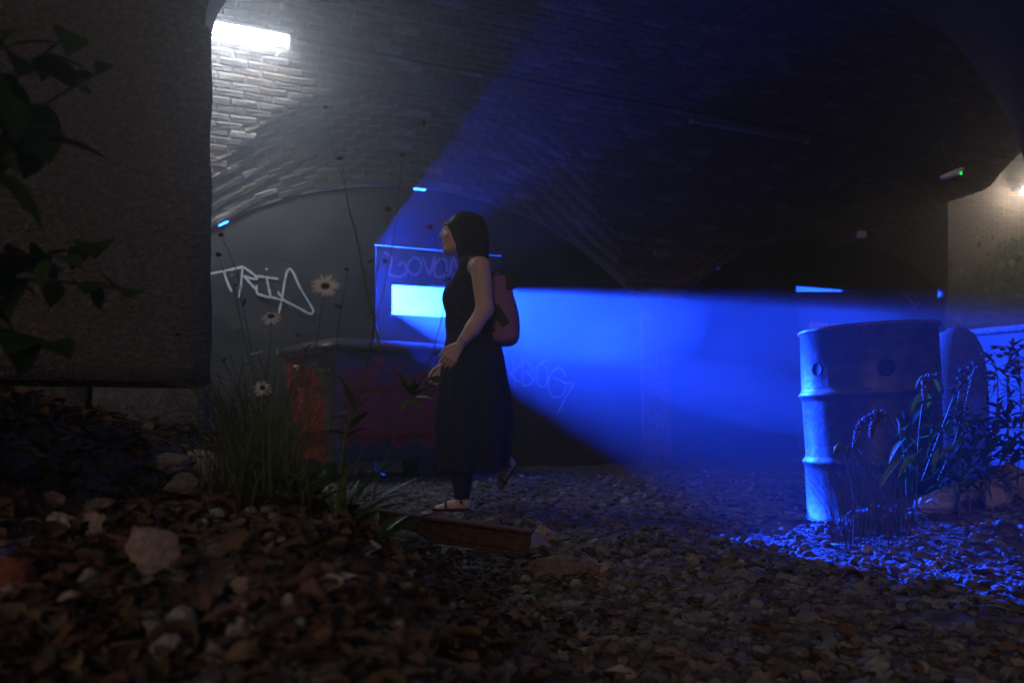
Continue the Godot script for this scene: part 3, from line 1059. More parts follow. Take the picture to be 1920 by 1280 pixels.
func build_container() -> void:
	var ang := 0.66
	var root := thing("waste_container", "red plastic waste container with sprayed-over grey and blue patches, behind the daisies", "container", Vector3(-1.365, 0, -5.85), ang)
	var w := 1.3
	var d := 0.84
	var st := begin(true)
	var rings := []
	var ny := 44
	for j in ny + 1:
		var y := lerpf(0.16, 0.99, float(j) / ny)
		var ins := 0.05 * (1.0 - (y - 0.16) / 0.83)
		var step := 0.022 * (1.0 - smoothstep(0.34, 0.36, y)) + 0.014 * (1.0 - smoothstep(0.70, 0.72, y)) - 0.02 * smoothstep(0.955, 0.96, y)
		var ring := []
		for q in rounded_rect(w - 2 * ins, d - 2 * ins, 0.1, 26):
			var p: Vector2 = q[0]
			var n: Vector2 = q[1]
			var push := -step
			# upright ribs and recesses of the moulded sides
			if absf(n.x) > 0.9 and y > 0.4 and y < 0.93:
				push += 0.02 * (smoothstep(0.3, 0.28, absf(p.y)) - smoothstep(0.2, 0.18, absf(p.y)))
				if y > 0.72 and absf(p.y) < 0.15 and y < 0.8:
					push -= 0.02
			if n.y > 0.9 and y > 0.4 and y < 0.93:
				push += 0.012 * (smoothstep(0.5, 0.48, absf(p.x)) - smoothstep(0.42, 0.4, absf(p.x)))
			ring.append(Vector3(p.x + n.x * push, y, p.y + n.y * push))
		rings.append(ring)
	var n0: int = rings[0].size()
	var paint := func(v: Vector3) -> Color:
		var s := bump_noise.get_noise_3d(v.x * 9.0, v.y * 9.0, v.z * 9.0)
		var t := bump_noise.get_noise_3d(v.x * 30.0 + 7.0, v.y * 30.0, v.z * 30.0)
		var c := Color(0.62, 0.045, 0.04)
		if v.x < -0.6:
			c = Color(0.78, 0.06, 0.045)
			if v.y > 0.84 + 0.2 * s and v.z > 0.05:
				c = Color(0.2, 0.26, 0.33)
		if v.z > 0.3 or v.x > -0.55:
			if v.y > 0.87 + 0.2 * s:
				c = Color(0.13, 0.14, 0.2)
			elif v.y < 0.3 + 0.16 * s:
				c = Color(0.06, 0.065, 0.085)
			if v.x < -0.5 and v.z > 0.3:
				c = c.lerp(Color(0.34, 0.3, 0.32), 0.75)
		return c * (1.0 + 0.5 * t) * (0.85 + 0.4 * s)
	for j in ny:
		for k in n0:
			var k2 := (k + 1) % n0
			var q := [rings[j][k], rings[j][k2], rings[j + 1][k2], rings[j + 1][k]]
			var out: Vector3 = q[0] + q[2]
			out.y = 0
			for f in [[0, 1, 2], [0, 2, 3]]:
				var a: Vector3 = q[f[0]]
				var b: Vector3 = q[f[1]]
				var c: Vector3 = q[f[2]]
				if (c - a).cross(b - a).dot(out) < 0.0:
					var tmp := b
					b = c
					c = tmp
				for v in [a, b, c]:
					st.set_color(paint.call(v))
					st.add_vertex(v)
	for j in [0]:
		for k in n0:
			st.set_color(Color(0.1, 0.02, 0.02))
			tri(st, Vector3(0, 0.16, 0), rings[0][k], rings[0][(k + 1) % n0], Vector3.DOWN)
	var at := Transform3D(Basis(), Vector3(w / 2, 0, -d / 2))
	var cm := tinted(0.45)
	obj("body", done(st), cm, root, at)
	# lid: rolled edge and a low dome
	var ld := begin(true)
	var lr := []
	for q in [[0.985, -0.012], [0.98, -0.03], [1.0, -0.04], [1.03, -0.035], [1.05, -0.01], [1.085, 0.06], [1.11, 0.18], [1.12, 0.34]]:
		var ring := []
		for s in rounded_rect(w - 2 * q[1], d - 2 * q[1], maxf(0.1 - q[1] * 0.2, 0.03), 8):
			ring.append(Vector3(s[0].x, q[0], s[0].y))
		lr.append(ring)
	for j in lr.size() - 1:
		for k in lr[0].size():
			var k2: int = (k + 1) % lr[0].size()
			quad(ld, lr[j][k], lr[j][k2], lr[j + 1][k2], lr[j + 1][k], Vector3(lr[j][k].x, 0.6 if j > 2 else -0.1, lr[j][k].z))
	for k in lr[0].size():
		tri(ld, Vector3(0, 1.125, 0), lr[7][k], lr[7][(k + 1) % lr[0].size()], Vector3.UP)
	var lid := obj("lid", done(ld), noisy([lin(0.03, 0.024, 0.03), lin(0.055, 0.033, 0.038)], 0.7, 0.02, 0.5, 0.0, 61, false), root, at)
	for x in [-0.35, 0.35]:
		obj("lid_grip", box_mesh(Vector3(0.2, 0.03, 0.04), 0.01), M.black, lid, Transform3D(Basis(), Vector3(x, 1.01, d / 2 + 0.05)))
	for s in [-1, 1]:
		var tr := begin(true)
		add_tube(tr, [Vector3(0, 0, 0), Vector3(0.07 * s, 0, 0)], [0.022], 10)
		obj("lifting_pin", done(tr), M.metal, root, at.translated_local(Vector3(w / 2 * s, 0.88, 0.0)))
	for x in [-1, 1]:
		for z in [-1, 1]:
			var wh := Node3D.new()
			wh.name = "caster"
			root.add_child(wh, true)
			wh.transform = at.translated_local(Vector3(x * (w / 2 - 0.18), 0.085, z * (d / 2 - 0.16)))
			var wb := begin(true)
			add_lathe(wb, Transform3D(Basis(Vector3.RIGHT, PI / 2)), [Vector2(0.02, -0.02), Vector2(0.075, -0.02), Vector2(0.085, -0.012), Vector2(0.085, 0.012), Vector2(0.075, 0.02), Vector2(0.02, 0.02)], 18)
			obj("tyre", done(wb), M.black, wh)
			obj("fork", box_mesh(Vector3(0.05, 0.1, 0.07), 0.006), M.metal, wh, Transform3D(Basis(), Vector3(0, 0.06, 0)))

# ---------------------------------------------------------------- the oil barrel
func build_barrel() -> void:
	var x := 1.672
	var z := -3.68
	var root := thing("oil_barrel", "battered steel oil barrel with round holes, its rim edge catching the blue light", "barrel", ground_at(x, z, 0.0))
	root.rotation.z = 0.045
	var st := begin(true)
	var r := 0.292
	var prof := [Vector2(0.0, 0.03), Vector2(r - 0.01, 0.03), Vector2(r - 0.004, 0.0), Vector2(r + 0.007, 0.002), Vector2(r + 0.008, 0.016), Vector2(r, 0.024)]
	for y in [0.28, 0.585]:
		prof.append_array([Vector2(r, y - 0.032), Vector2(r + 0.003, y - 0.018), Vector2(r + 0.012, y - 0.006), Vector2(r + 0.013, y + 0.004), Vector2(r + 0.004, y + 0.016), Vector2(r, y + 0.03)])
	prof.append_array([Vector2(r, 0.862), Vector2(r + 0.007, 0.868), Vector2(r + 0.009, 0.878), Vector2(r + 0.005, 0.886), Vector2(r - 0.003, 0.884), Vector2(r - 0.006, 0.87), Vector2(r - 0.008, 0.06), Vector2(0.0, 0.05)])
	# dented: shift the wall a little round the turn
	var rows := []
	for q in prof:
		var ring := []
		for k in 72:
			var a := TAU * k / 72
			var dent := 0.012 * bump_noise.get_noise_3d(cos(a) * 3.0, q.y * 7.0, sin(a) * 3.0) if q.x > 0.2 else 0.0
			ring.append(Vector3(cos(a), 0, sin(a)) * (q.x + dent) + Vector3(0, q.y, 0))
		rows.append(ring)
	for j in rows.size() - 1:
		var dy: float = prof[j + 1].y - prof[j].y
		var dr: float = prof[j + 1].x - prof[j].x
		for k in 72:
			var k2 := (k + 1) % 72
			var m := Vector3(cos(TAU * (k + 0.5) / 72), 0, sin(TAU * (k + 0.5) / 72))
			quad(st, rows[j][k], rows[j][k2], rows[j + 1][k2], rows[j + 1][k], m * dy + Vector3(0, -dr, 0))
	var steel := noisy([lin(0.025, 0.018, 0.016), lin(0.05, 0.05, 0.054), lin(0.07, 0.07, 0.075), lin(0.11, 0.11, 0.115)], 0.55, 0.025, 0.5, 0.12, 70, false)
	steel.metallic = 0.25
	obj("body", done(st), steel, root)
	for q in [[2.78, 0.70, 0.03], [1.75, 0.69, 0.035], [0.75, 0.70, 0.035], [3.8, 0.7, 0.035], [4.8, 0.7, 0.035]]:
		var hs := begin(true)
		var ca := Basis(Vector3.UP, -q[0]) * Basis(Vector3.BACK, -PI / 2)
		add_lathe(hs, Transform3D(ca, Vector3(cos(q[0]) * (r - 0.006), q[1], sin(q[0]) * (r - 0.006))), [Vector2(0.0, 0.0085), Vector2(q[2] - 0.004, 0.0085), Vector2(q[2] - 0.002, 0.0115), Vector2(q[2] + 0.002, 0.011), Vector2(q[2] + 0.003, 0.0)], 22)
		obj("vent_hole", done(hs), M.black, root)

# ---------------------------------------------------------------- stones, leaves and rubbish on the ground
func stone_material(a: Array, seed_: int) -> StandardMaterial3D:
	return noisy([lin(a[0] * 0.6, a[1] * 0.6, a[2] * 0.6), lin(a[0], a[1], a[2]), lin(a[0] * 1.4, a[1] * 1.4, a[2] * 1.4)], 0.14, 0.03, 0.9, 0.25, seed_, false)

# where a pixel's ray meets the ground
func on_ground(px: float, py: float) -> Vector3:
	var d := 0.35
	while d < 12.0:
		var p := pt(px, py, d)
		if p.y < height(p.x, p.z):
			return ground_at(p.x, p.z)
		d += 0.012
	return pt(px, py, 6.0) * Vector3(1, 0, 1)

func rock(label: String, px: float, py: float, size: Vector3, m: Material, seed_: int, tilt := Vector3.ZERO, group := "") -> void:
	var p := on_ground(px, py)
	size *= -p.z * 1000.0 / 1500.0
	var o := obj("rock", rock_mesh(seed_, size, 0.35, 3), m, null, Transform3D(Basis.from_euler(tilt), p + Vector3(0, size.y * 0.7, 0)))
	tag(o, label, "rock", group)

func build_debris() -> void:
	var pink := stone_material([0.36, 0.28, 0.25], 80)
	var grey := stone_material([0.3, 0.31, 0.31], 81)
	var pale := stone_material([0.38, 0.33, 0.29], 82)
	rock("large pinkish rough stone sunk in the dead leaves, taller than wide", 290, 1075, Vector3(0.05, 0.055, 0.035), pink, 1, Vector3(-0.4, 0.3, 0.1))
	rock("flat tan broken stone slab tilted on the leaf heap beside the grass", 388, 905, Vector3(0.042, 0.036, 0.03), pale, 2, Vector3(-0.3, 0.5, -0.25))
	rock("brown broken stone behind the tan slab on the leaf heap", 322, 893, Vector3(0.038, 0.026, 0.03), pink, 3, Vector3(0.1, 0.9, 0.3))
	rock("pale jagged stone leaning in front of the tan slab", 345, 945, Vector3(0.036, 0.034, 0.022), pale, 4, Vector3(-0.5, 0.2, 0.0))
	rock("small tan stone in a row on the leaf heap, nearest the big pink stone", 180, 1005, Vector3(0.034, 0.022, 0.022), pink, 5)
	rock("oval buff stone at the far end of the leaf heap", 20, 955, Vector3(0.03, 0.014, 0.02), pale, 6)
	rock("round brown stone half buried behind the row of tan stones", 100, 955, Vector3(0.022, 0.017, 0.018), pink, 7)
	rock("long brown stone lying behind the big pink stone", 180, 965, Vector3(0.03, 0.016, 0.015), pink, 8, Vector3(0, 0.4, 0.2))
	rock("squarish grey stone among the gravel in front of the big pink stone", 340, 1185, Vector3(0.03, 0.028, 0.022), grey, 9, Vector3(0.2, 0.5, 0.3))
	rock("round grey stone beside the squarish grey stone", 284, 1195, Vector3(0.025, 0.025, 0.022), grey, 10)
	rock("large pale grey pebble nearest the camera below the round grey stone", 312, 1248, Vector3(0.032, 0.03, 0.024), grey, 11)
	rock("yellowish stone lying alone on the dark gravel past the concrete slab", 1125, 1078, Vector3(0.02, 0.015, 0.016), stone_material([0.36, 0.3, 0.18], 83), 12)
	rock("pale chalky stone lying at the lower edge of the gravel", 1165, 1278, Vector3(0.03, 0.016, 0.02), pale, 13)
	rock("grey stone on the dark gravel away from the concrete slab", 1640, 1262, Vector3(0.024, 0.016, 0.02), grey, 14)
	rock("low flat grey stone beside the rusty beam's middle", 735, 1030, Vector3(0.06, 0.024, 0.04), M.stone_blue, 15, Vector3(0, 0.2, 0))
	for q in [["long tan stone slab leaning at the foot of the right rubble heap", 1775, 958, 0.11, 0.05, 0.2], ["squarish tan stone topmost on the right rubble heap", 1838, 915, 0.05, 0.032, 0.0], ["pale tan stone in the middle of the right rubble heap", 1830, 938, 0.075, 0.042, 0.1], ["small tan stone at the left end of the right rubble heap", 1745, 928, 0.04, 0.02, 0.3], ["dark rounded stone at the back of the right rubble heap", 1890, 928, 0.08, 0.06, 0.0], ["brown stone between the pale one and the dark one on the right rubble heap", 1872, 950, 0.06, 0.045, 0.4]]:
		rock(q[0], q[1], q[2], Vector3(q[3], q[4], q[3] * 0.7) * 0.55, pink if q[3] < 0.1 else pale, int(q[1]), Vector3(0, q[5], q[5]))
	for k in 26:
		var px := rng.randf_range(-10, 820)
		var py := rng.randf_range(955, 1275)
		var s := rng.randf_range(0.014, 0.034)
		var t := rng.randi() % 3
		rock("broken %s stone among the leaf litter of the heap" % ["pinkish", "grey", "pale tan"][t], px, py, Vector3(s, s * rng.randf_range(0.6, 0.9), s * 0.8), [pink, grey, pale][t], 300 + k, Vector3(rng.randf_range(-0.4, 0.4), rng.randf() * TAU, rng.randf_range(-0.4, 0.4)), "broken stones in the leaf heap")
	# concrete slab under the rusty beam
	var sp := on_ground(930, 1040)
	tag(obj("concrete_slab", box_mesh(Vector3(0.44, 0.07, 0.3), 0.02, 0.02), stone_material([0.16, 0.13, 0.115], 88), null, Transform3D(Basis.from_euler(Vector3(0.06, 0.12, -0.05)), sp + Vector3(0, 0.0, -0.1))), "broken concrete slab under the free end of the rusty beam", "slab")
	rock("brown stone with a ragged top by the end of the rusty beam", 1020, 1025, Vector3(0.026, 0.022, 0.02), pink, 31, Vector3(0, 0.3, -0.3))
	rock("reddish mound-like stone beside the concrete slab", 1050, 1085, Vector3(0.07, 0.025, 0.045), stone_material([0.2, 0.13, 0.1], 84), 32)
	# rusty beam: an upright web with a flange on top
	var bl := pt(655, 966, 2.75)
	var br := pt(998, 1014, 2.62)
	var dir := br - bl
	var bas := Basis(dir.normalized(), Vector3.UP, dir.normalized().cross(Vector3.UP)).orthonormalized()
	var bm := thing("rusty_beam", "rusty iron beam lying from the grass tuft across to the concrete slab", "beam", bl + dir * 0.5)
	bm.basis = bas
	obj("flange", box_mesh(Vector3(dir.length(), 0.012, 0.055), 0.003, 0.001), M.rust, bm, Transform3D(Basis(), Vector3(0, 0.03, 0)))
	obj("web", box_mesh(Vector3(dir.length() - 0.01, 0.06, 0.012), 0.002), M.rust, bm, Transform3D(Basis(), Vector3(0, -0.006, 0.0)))
	obj("flange", box_mesh(Vector3(dir.length() - 0.02, 0.012, 0.055), 0.003, 0.001), M.rust, bm, Transform3D(Basis(), Vector3(0, -0.042, 0)))
	# crumpled paper by the tan slab
	var cp := on_ground(432, 940)
	var paper := begin(true)
	var g := []
	for i in 7:
		var row := []
		for k in 5:
			row.append(Vector3(-0.022 + 0.011 * k + 0.012 * sin(i * 1.3 + k), 0.013 * i, 0.012 * sin(k * 2.1 + i * 0.7)))
		g.append(row)
	for i in 6:
		for k in 4:
			quad(paper, g[i][k], g[i][k + 1], g[i + 1][k + 1], g[i + 1][k], Vector3.BACK)
	var pm := plain(lin(0.5, 0.5, 0.56), 0.8)
	pm.cull_mode = BaseMaterial3D.CULL_DISABLED
	tag(obj("crumpled_paper", done(paper), pm, null, Transform3D(Basis(Vector3.BACK, -0.25), cp + Vector3(0.0, -0.008, 0))), "crumpled grey paper stuck upright between the tan slab and the grass", "paper")
	var blue := plain(lin(0.05, 0.055, 0.16), 0.3)
	tag(obj("plastic_scrap", rock_mesh(41, Vector3(0.04, 0.026, 0.02), 0.5, 3, true), blue, null, Transform3D(Basis(), on_ground(28, 1075) + Vector3(0, 0.01, 0))), "crumpled shiny dark blue plastic scrap in the leaves near the buff stone", "plastic scrap")
	tag(obj("plastic_scrap", rock_mesh(42, Vector3(0.05, 0.026, 0.02), 0.5, 3, true), blue, null, Transform3D(Basis(), on_ground(14, 890) + Vector3(0, 0.01, 0))), "dull dark blue plastic scrap on top of the leaf heap", "plastic scrap")
	tag(obj("brick_piece", rock_mesh(43, Vector3(0.05, 0.03, 0.03), 0.3, 2), stone_material([0.24, 0.075, 0.05], 85), null, Transform3D(Basis(), on_ground(4, 1120) + Vector3(0, 0.02, 0))), "broken red brick piece at the edge of the leaf heap", "brick piece")
	tag(obj("white_scrap", rock_mesh(44, Vector3(0.017, 0.011, 0.012), 0.5, 2), pm, null, Transform3D(Basis(), on_ground(650, 1096) + Vector3(0, 0.006, 0))), "small white scrap bright against the brown leaves left of the slab", "scrap")
	tag(obj("white_scrap", rock_mesh(45, Vector3(0.016, 0.014, 0.012), 0.6, 2), pm, null, Transform3D(Basis(), on_ground(870, 1178) + Vector3(0, 0.006, 0))), "small torn white scrap on the gravel below the concrete slab", "scrap")

	# loose gravel
	var kinds := []
	for k in 6:
		kinds.append(rock_mesh(100 + k, Vector3(0.5, 0.2 + 0.03 * k, 0.42), 0.7, 1))
	var sm := tinted(0.85)
	sm.heightmap_enabled = true
	sm.heightmap_texture = noise_texture(0.05, 90, null, 128)
	sm.heightmap_scale = 0.1
	sm.uv1_triplanar = true
	sm.uv1_scale = Vector3.ONE * 3.0
	var tone := func() -> Color:
		var v := rng.randf_range(0.04, 0.24) * (1.7 if rng.randf() < 0.04 else 1.0)
		var t := rng.randf()
		if t < 0.6:
			return Color(v, v * 1.01, v * 0.99)
		if t < 0.85:
			return Color(v * 1.08, v * 0.99, v * 0.9)
		return Color(v * 1.15, v * 0.88, v * 0.78)
	var cand := []
	for i in 70000:
		var d := 0.7 + 6.5 * pow(rng.randf(), 1.7)
		var px := rng.randf_range(-60, 1990)
		var x := (px - 960.0) / 1500.0 * d
		if bump_noise.get_noise_2d(x * 5.0 + 20.0, d * 5.0) > 0.28 and rng.randf() < 0.6:
			continue
		var bank := smoothstep(0.35, -0.2, x) * (1.0 - smoothstep(3.2, 4.0, d))
		if rng.randf() < bank * 0.55:
			continue
		var s := (0.0055 + 0.028 * pow(rng.randf(), 6.0)) * (1.1 if d > 2.0 else 0.85)
		cand.append([s / d, x, d, s])
	cand.sort_custom(func(a, b): return a[0] > b[0])
	var rest := [[], [], [], [], [], []]
	var tints := [[], [], [], [], [], []]
	var stone_mats := [grey, grey, stone_material([0.12, 0.12, 0.12], 86), pink, stone_material([0.17, 0.16, 0.15], 87)]
	var n_single := 0
	for q in cand:
		var xf := Transform3D(Basis.from_euler(Vector3(rng.randf_range(-0.5, 0.5), rng.randf() * TAU, rng.randf_range(-0.5, 0.5))).scaled(Vector3.ONE * q[3] * 1.5), ground_at(q[1], -q[2], q[3] * 0.2))
		var k := rng.randi() % 6
		if n_single < 190 and q[2] < 2.4:
			n_single += 1
			var tone_k := rng.randi() % 5
			tag(obj("gravel_stone", kinds[k], stone_mats[tone_k], null, xf), ("%s gravel stone lying %s" % [["light grey", "grey", "blackish", "pinkish", "brownish grey"][tone_k], "in the leaf heap" if q[1] < -0.1 else ("on the open gravel before the barrel" if q[1] > 0.6 else "on the gravel below the rusty beam")]), "stone", "loose gravel stones")
		else:
			rest[k].append(xf)
			tints[k].append(tone.call())
	for k in 6:
		scatter("gravel", kinds[k], sm, rest[k], tints[k])
	# dead leaves
	var lk := []
	for k in 6:
		lk.append(dead_leaf_mesh(200 + k, 1.0))
	var lm := tinted(0.75)
	lm.cull_mode = BaseMaterial3D.CULL_DISABLED
	var lmats := []
	for c in [[0.11, 0.066, 0.042], [0.05, 0.032, 0.022], [0.19, 0.13, 0.08], [0.14, 0.068, 0.048], [0.085, 0.068, 0.042]]:
		var m := plain(lin(c[0], c[1], c[2]), 0.7)
		m.cull_mode = BaseMaterial3D.CULL_DISABLED
		lmats.append(m)
	cand = []
	for i in 9000:
		var d := 0.65 + 4.2 * pow(rng.randf(), 1.4)
		var px := rng.randf_range(-80, 1990)
		var x := (px - 960.0) / 1500.0 * d
		var bank := smoothstep(0.45, -0.35, x) * (1.0 - smoothstep(3.5, 4.2, d))
		if rng.randf() > maxf(bank, 0.1 if d < 1.8 else 0.02):
			continue
		var s := rng.randf_range(0.015, 0.058)
		if d < 1.5 and px > 250.0 and rng.randf() < 0.45:
			continue
		cand.append([s / d, x, d, s])
	cand.sort_custom(func(a, b): return a[0] > b[0])
	n_single = 0
	rest = [[], [], [], [], [], []]
	tints = [[], [], [], [], [], []]
	for q in cand:
		var xf := Transform3D(Basis.from_euler(Vector3(rng.randf_range(-0.6, 0.6), rng.randf() * TAU, rng.randf_range(-0.6, 0.6))).scaled(Vector3.ONE * q[3]), ground_at(q[1], -q[2], rng.randf_range(0.006, 0.03)))
		var k := rng.randi() % 6
		if n_single < 200:
			n_single += 1
			var tone_k := rng.randi() % 5
			tag(obj("dead_leaf", lk[k], lmats[tone_k], null, xf), ("curled %s dead leaf lying %s" % [["brown", "dark brown", "tan", "reddish brown", "dull olive"][tone_k], "on the leaf heap by the pier" if q[1] < -0.25 else ("among the open gravel" if q[1] > 0.2 else "at the edge of the leaf heap")]), "leaf", "dead leaves on the ground")
		else:
			rest[k].append(xf)
			var v := rng.randf_range(0.15, 1.3)
			tints[k].append(Color(0.13 * v, rng.randf_range(0.068, 0.09) * v, rng.randf_range(0.038, 0.06) * v))
	for k in 6:
		scatter("leaf_litter", lk[k], lm, rest[k], tints[k])
	var bits := []
	for k in 700:
		var d := 0.75 + 4.0 * pow(rng.randf(), 1.5)
		var x := (rng.randf_range(-40, 1980) - 960.0) / 1500.0 * d
		var s := rng.randf_range(0.5, 1.6)
		bits.append(Transform3D(Basis.from_euler(Vector3(rng.randf_range(-0.25, 0.25), rng.randf() * TAU, 0)).scaled(Vector3(1, 1, s)), ground_at(x, -d, rng.randf_range(0.012, 0.024))))
	scatter("twig_litter", tube_mesh([Vector3(0, 0, -0.035), Vector3(0.002, 0.003, 0.0), Vector3(-0.002, 0, 0.035)], [0.0013, 0.0015, 0.0007], 5), plain(lin(0.16, 0.12, 0.08), 0.85), bits, [])
	# a few twigs
	for q in [[1840, 1150, 1898, 1165, "pale thin twig lying on the gravel beside the blue patch"], [1560, 1030, 1590, 1040, "short twig shining in the blue patch of gravel"], [590, 1150, 660, 1135, "thin dark twig on the leaf litter below the concrete slab"]]:
		var a := on_ground(q[0], q[1]) + Vector3(0, 0.02, 0)
		var b := on_ground(q[2], q[3]) + Vector3(0, 0.025, 0)
		tag(obj("twig", tube_mesh([a, a.lerp(b, 0.5) + Vector3(0, 0.004, 0.003), b], [0.003, 0.0026, 0.0015], 6), plain(lin(0.3, 0.25, 0.17), 0.8)), q[4], "twig")

# ---------------------------------------------------------------- a body as one skin: distances joined smoothly, meshed as surface nets
class Field:
	var o: Vector3
	var c: float
	var n: Vector3i
	var f := PackedFloat32Array()

	func _init(lo: Vector3, hi: Vector3, cell: float) -> void:
		o = lo
		c = cell
		n = Vector3i(((hi - lo) / cell).ceil()) + Vector3i.ONE
		f.resize(n.x * n.y * n.z)
		f.fill(1.0)

	func span(lo: Vector3, hi: Vector3) -> Array:
		var a := Vector3i(((lo - o) / c).floor()).clamp(Vector3i.ZERO, n - Vector3i.ONE)
		var b := Vector3i(((hi - o) / c).ceil()).clamp(Vector3i.ZERO, n - Vector3i.ONE)
		return [a, b]

	func put(i: int, d: float, k: float) -> void:
		var e := f[i]
		var h := k - absf(e - d)
		f[i] = minf(e, d) - (h * h / (4.0 * k) if h > 0.0 else 0.0)

	func cap(a: Vector3, b: Vector3, ra: float, rb: float, k := 0.03) -> void:
		var r := maxf(ra, rb) + k + 2.0 * c
		var s := span(a.min(b) - Vector3.ONE * r, a.max(b) + Vector3.ONE * r)
		var ab := b - a
		var l2 := maxf(ab.length_squared(), 1e-9)
		for z in range(s[0].z, s[1].z + 1):
			for y in range(s[0].y, s[1].y + 1):
				var i: int = (z * n.y + y) * n.x + s[0].x
				for x in range(s[0].x, s[1].x + 1):
					var p := o + Vector3(x, y, z) * c
					var t := clampf((p - a).dot(ab) / l2, 0.0, 1.0)
					put(i, p.distance_to(a + ab * t) - lerpf(ra, rb, t), k)
					i += 1

	func ell(at: Vector3, r: Vector3, k := 0.03, turn := Basis(), cut := false) -> void:
		var m := maxf(r.x, maxf(r.y, r.z)) + k + 2.0 * c
		var s := span(at - Vector3.ONE * m, at + Vector3.ONE * m)
		var low := minf(r.x, minf(r.y, r.z))
		var inv := turn.transposed()
		for z in range(s[0].z, s[1].z + 1):
			for y in range(s[0].y, s[1].y + 1):
				var i: int = (z * n.y + y) * n.x + s[0].x
				for x in range(s[0].x, s[1].x + 1):
					var p := inv * (o + Vector3(x, y, z) * c - at)
					var q := (p / r).length()
					var g := (p / (r * r)).length()
					var d := (q - 1.0) * q / g if g > 1e-6 else -low
					if cut:
						f[i] = maxf(f[i], -d)
					else:
						put(i, d, k)
					i += 1

	func slab(at: Vector3, h: Vector3, round_: float, k := 0.02, turn := Basis()) -> void:
		var m := h.length() + k + 2.0 * c
		var s := span(at - Vector3.ONE * m, at + Vector3.ONE * m)
		var inv := turn.transposed()
		var core := h - Vector3.ONE * round_
		for z in range(s[0].z, s[1].z + 1):
			for y in range(s[0].y, s[1].y + 1):
				var i: int = (z * n.y + y) * n.x + s[0].x
				for x in range(s[0].x, s[1].x + 1):
					var p := (inv * (o + Vector3(x, y, z) * c - at)).abs() - core
					var d := p.max(Vector3.ZERO).length() + minf(maxf(p.x, maxf(p.y, p.z)), 0.0) - round_
					put(i, d, k)
					i += 1

	func cut_below(level: float, soft := 0.0) -> void:
		for z in n.z:
			for y in n.y:
				for x in n.x:
					var i := (z * n.y + y) * n.x + x
					var p := o + Vector3(x, y, z) * c
					f[i] = maxf(f[i], level + soft * sin(p.x * 60.0 + p.z * 50.0) - p.y)

	func mesh(st: SurfaceTool) -> void:
		var id := PackedInt32Array()
		id.resize(f.size())
		id.fill(-1)
		var v := PackedVector3Array()
		var nr := PackedVector3Array()
		var sy := n.x
		var sz := n.x * n.y
		var off := [0, 1, sy, sy + 1, sz, sz + 1, sz + sy, sz + sy + 1]
		var edges := [[0, 1], [2, 3], [4, 5], [6, 7], [0, 2], [1, 3], [4, 6], [5, 7], [0, 4], [1, 5], [2, 6], [3, 7]]
		for z in n.z - 1:
			for y in n.y - 1:
				for x in n.x - 1:
					var i := z * sz + y * sy + x
					var inside := 0
					for k in 8:
						if f[i + off[k]] < 0.0:
							inside += 1
					if inside == 0 or inside == 8:
						continue
					var sum := Vector3.ZERO
					var cnt := 0
					for e in edges:
						var a := f[i + off[e[0]]]
						var b := f[i + off[e[1]]]
						if (a < 0.0) != (b < 0.0):
							var t := a / (a - b)
							var ca := Vector3(e[0] & 1, (e[0] >> 1) & 1, e[0] >> 2)
							var cb := Vector3(e[1] & 1, (e[1] >> 1) & 1, e[1] >> 2)
							sum += ca.lerp(cb, t)
							cnt += 1
					id[i] = v.size()
					v.append(o + (Vector3(x, y, z) + sum / cnt) * c)
					var g := Vector3.ZERO
					for k in 8:
						var w := f[i + off[k]]
						g += Vector3(w if k & 1 else -w, w if k & 2 else -w, w if k & 4 else -w)
					nr.append(g.normalized())
		var emit := func(a: int, b: int, d: int, e: int) -> void:
			if a < 0 or b < 0 or d < 0 or e < 0:
				return
			var turned := (v[d] - v[a]).cross(v[b] - v[a]).dot(nr[a] + nr[d]) < 0.0
			for k in ([a, d, b, a, e, d] if turned else [a, b, d, a, d, e]):
				st.set_normal(nr[k])
				st.add_vertex(v[k])
		for z in range(1, n.z - 1):
			for y in range(1, n.y - 1):
				for x in range(1, n.x - 1):
					var i := z * sz + y * sy + x
					var s := f[i] < 0.0
					if s != (f[i + 1] < 0.0):
						emit.call(id[i], id[i - sy], id[i - sy - sz], id[i - sz])
					if s != (f[i + sy] < 0.0):
						emit.call(id[i], id[i - 1], id[i - 1 - sz], id[i - sz])
					if s != (f[i + sz] < 0.0):
						emit.call(id[i], id[i - 1], id[i - 1 - sy], id[i - sy])

